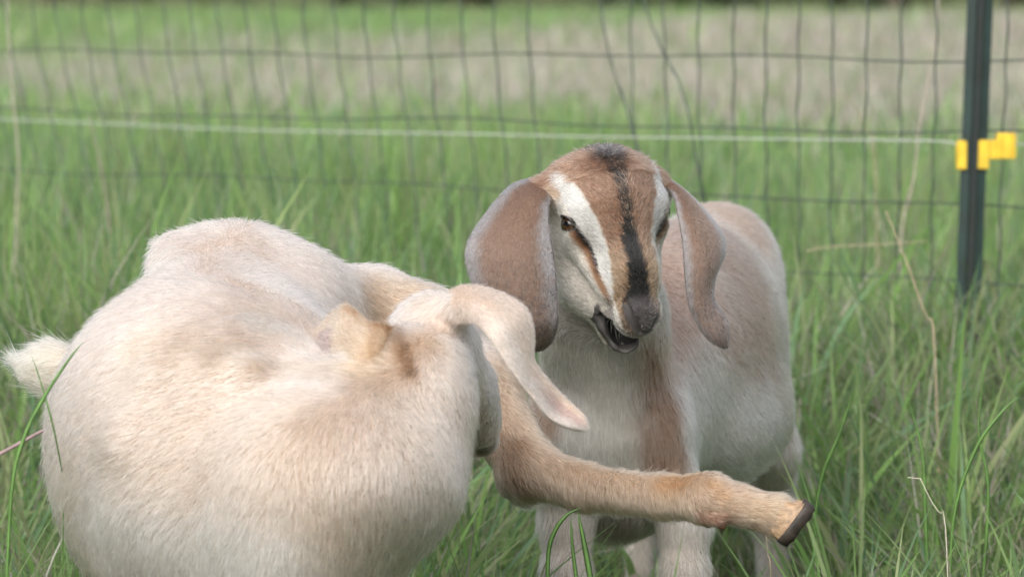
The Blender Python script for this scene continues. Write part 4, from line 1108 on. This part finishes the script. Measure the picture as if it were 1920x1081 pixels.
stem([(-30, 868), (0, 850), (40, 828), (92, 800)], 3.62, .0042, .0034, M_stemp, 'dry_stem', 'thick purple grey stem lying against the cream goat at the left edge', drop=False)
stem([(1395, 1060), (1372, 965), (1400, 1081)], 3.9, .0008, .0006, M_pale, 'straw', 'thin pale straw beside the hind leg of the brown goat')
bpy.data.objects.remove(bpy.data.objects['straw.001'])
stem([(1310, 1090), (1292, 1050), (1272, 1020), (1261, 995)], 3.75, .0010, .0006, M_pale, 'straw', 'thin pale straw crossing the front leg of the brown goat')
stem([(1445, 1090), (1440, 1040), (1436, 1000)], 3.8, .0016, .0007, M_stem, 'straw', 'short tan straw standing below the raised hoof')
def leaf(pix, Y, wd, label, mat=None, name='grass_blade'):
    pts_ = catmull([P(u, v, Y + (q[0] if q else 0)) for (u, v, *q) in pix], 22)
    gz = float(ground_z(pts_[0][0], pts_[0][1]))
    if pts_[0][2] > gz: pts_ = np.concatenate([[np.array([pts_[0][0] - .01, pts_[0][1] + .01, gz - .01])], pts_])
    n = len(pts_); T = nrm(np.gradient(pts_, axis=0)); S_ = nrm(np.cross(T, np.array([.25, -1, .2])))
    t = np.linspace(0, 1, n); ww = wd * .36 * np.clip((.5 + 1.2 * t - 1.7 * t ** 2.4), .03, 1); N_ = np.cross(S_, T)
    V = np.concatenate([pts_ - S_ * ww[:, None], pts_ + N_ * ww[:, None] * .45, pts_ + S_ * ww[:, None], pts_ + N_ * (ww[:, None] * .45 - .0004)])
    f = []
    for i in range(n - 1):
        for a, b in ((0, 1), (1, 2), (2, 3), (3, 0)): f.append((a * n + i, b * n + i, b * n + i + 1, a * n + i + 1))
    return tag(link_mesh(name, V, f, mat or M_blade), label, 'grass blade')
leaf([(1026, 1150), (1028, 1040), (1040, 995), (1062, 965), (1090, 950)], 3.70, .0080, 'broad green blade arching over below the raised leg, left of the brown goat\'s front leg')
leaf([(1118, 1150), (1105, 1070), (1094, 1010), (1083, 956)], 3.66, .0110, 'broad upright green blade in front of the brown goat\'s front leg')
leaf([(1085, 1150), (1080, 1080), (1073, 1020), (1070, 966)], 3.68, .0070, 'narrow dark green blade beside the broad upright one below the raised leg')
leaf([(10, 1150), (22, 920), (45, 820), (85, 740), (130, 672), (156, 640)], 3.45, .0065, 'long green blade arching in front of the cream goat\'s tail')
leaf([(120, 900, .05), (100, 800), (78, 720), (58, 662)], 3.5, .0030, 'thin green blade crossing the tail from the left')
leaf([(200, 1000, .1), (150, 800), (80, 640), (66, 612)], 3.5, .0022, 'thin green blade behind the tail of the cream goat') if False else None
leaf([(1840, 1120), (1850, 1000), (1852, 900), (1835, 800), (1846, 700)], 4.35, .0075, 'long blue green blade standing upright at lower right')
leaf([(1780, 1120), (1790, 960), (1830, 840), (1880, 770), (1915, 740)], 4.30, .0080, 'broad blade leaning to the right at the lower right edge')
leaf([(1740, 1120), (1735, 960), (1728, 840), (1700, 740)], 4.40, .0085, 'broad green blade leaning left at lower right, beside the bright straw')
leaf([(1530, 950), (1545, 880), (1575, 810), (1600, 730)], 4.45, .0085, 'broad dark blade rising to the right behind the raised hoof')

# ------------------------------------------------------------------ trees beyond the meadow
M_bark = mat_simple('bark', (.11, .085, .065), .9, noise=.4, scale=8, bump=.5)
M_leaf = mat_attr('tree_leaves', rough=.6, spec=.2, transl=.25)
def tree(x, y, h, rad, label, seed, dark):
    r = np.random.default_rng(seed); gz = float(ground_z(x, y))
    t = empty('tree', (x, y, gz)); tag(t, label, 'tree', 'trees beyond the meadow')
    pts_ = [np.array([x + r.normal() * .05 * i, y, gz - .1 + h * .75 * i / 6]) for i in range(7)]
    tube(pts_, np.linspace(.16, .05, 7), 8, 'trunk', M_bark, t)
    for j in range(6):
        a = r.uniform(0, 6.28); z0 = gz + h * r.uniform(.25, .6); e_ = np.array([math.cos(a), math.sin(a) * .7, .55]) * rad * .8
        b0 = np.array([x, y, z0]); tube([b0, b0 + e_ * .5 + [0, 0, .05], b0 + e_], [.06, .04, .02], 6, 'limb', M_bark, t)
    n = 5200; cs = np.stack([r.normal(size=26) * rad * .5, r.normal(size=26) * rad * .4, r.uniform(.06, .95, 26) * h], 1)
    k_ = r.integers(0, 26, n); p = cs[k_] + r.normal(size=(n, 3)) * rad * np.array([.20, .20, .16]) + np.array([x, y, gz]); p[:, 2] = np.maximum(p[:, 2], gz + .02)
    s_ = r.uniform(.04, .10, n); A = nrm(r.normal(size=(n, 3))) * s_[:, None]; B_ = nrm(np.cross(A, r.normal(size=(n, 3)))) * s_[:, None] * .6
    V = np.stack([p - A, p - B_, p + A, p + B_], 1).reshape(-1, 3); F = np.arange(n * 4).reshape(-1, 4)
    c = np.array([[.035, .06, .03], [.05, .055, .045], [.06, .075, .035]])[r.integers(0, 3, n)] * dark * r.uniform(.7, 1.3, n)[:, None]
    link_mesh('crown', V, F, M_leaf, t, cols=np.repeat(c, 4, axis=0))
for i, (u, Y, h, rd, dk, lb) in enumerate([
    (90, 57, 4.2, 2.0, 1.0, 'dark leafy tree at the far left end of the meadow edge'), (380, 63, 4.0, 1.9, 1.15, 'bushy tree second from the left beyond the meadow'),
    (640, 66, 4.6, 1.8, 1.1, 'leafy tree beyond the meadow above the back of the cream goat'), (890, 60, 4.2, 1.9, 1.0, 'dark tree beyond the meadow left of the brown goat\'s head'),
    (1130, 56, 4.4, 1.7, .95, 'dark tree beyond the meadow straight above the brown goat\'s head'), (1360, 54, 4.0, 1.9, 1.2, 'greyish tree beyond the meadow right of the brown goat\'s head'),
    (1560, 56, 4.4, 1.8, 1.2, 'grey green tree beyond the meadow halfway to the fence post'), (1690, 51, 4.0, 1.2, .7, 'darkest tree just left of the fence post top'),
    (1900, 53, 4.2, 1.7, .8, 'dark tree at the far right edge behind the fence post')]):
    q = P(u, 0, Y); tree(q[0], Y, h, rd, lb, 100 + i, dk)
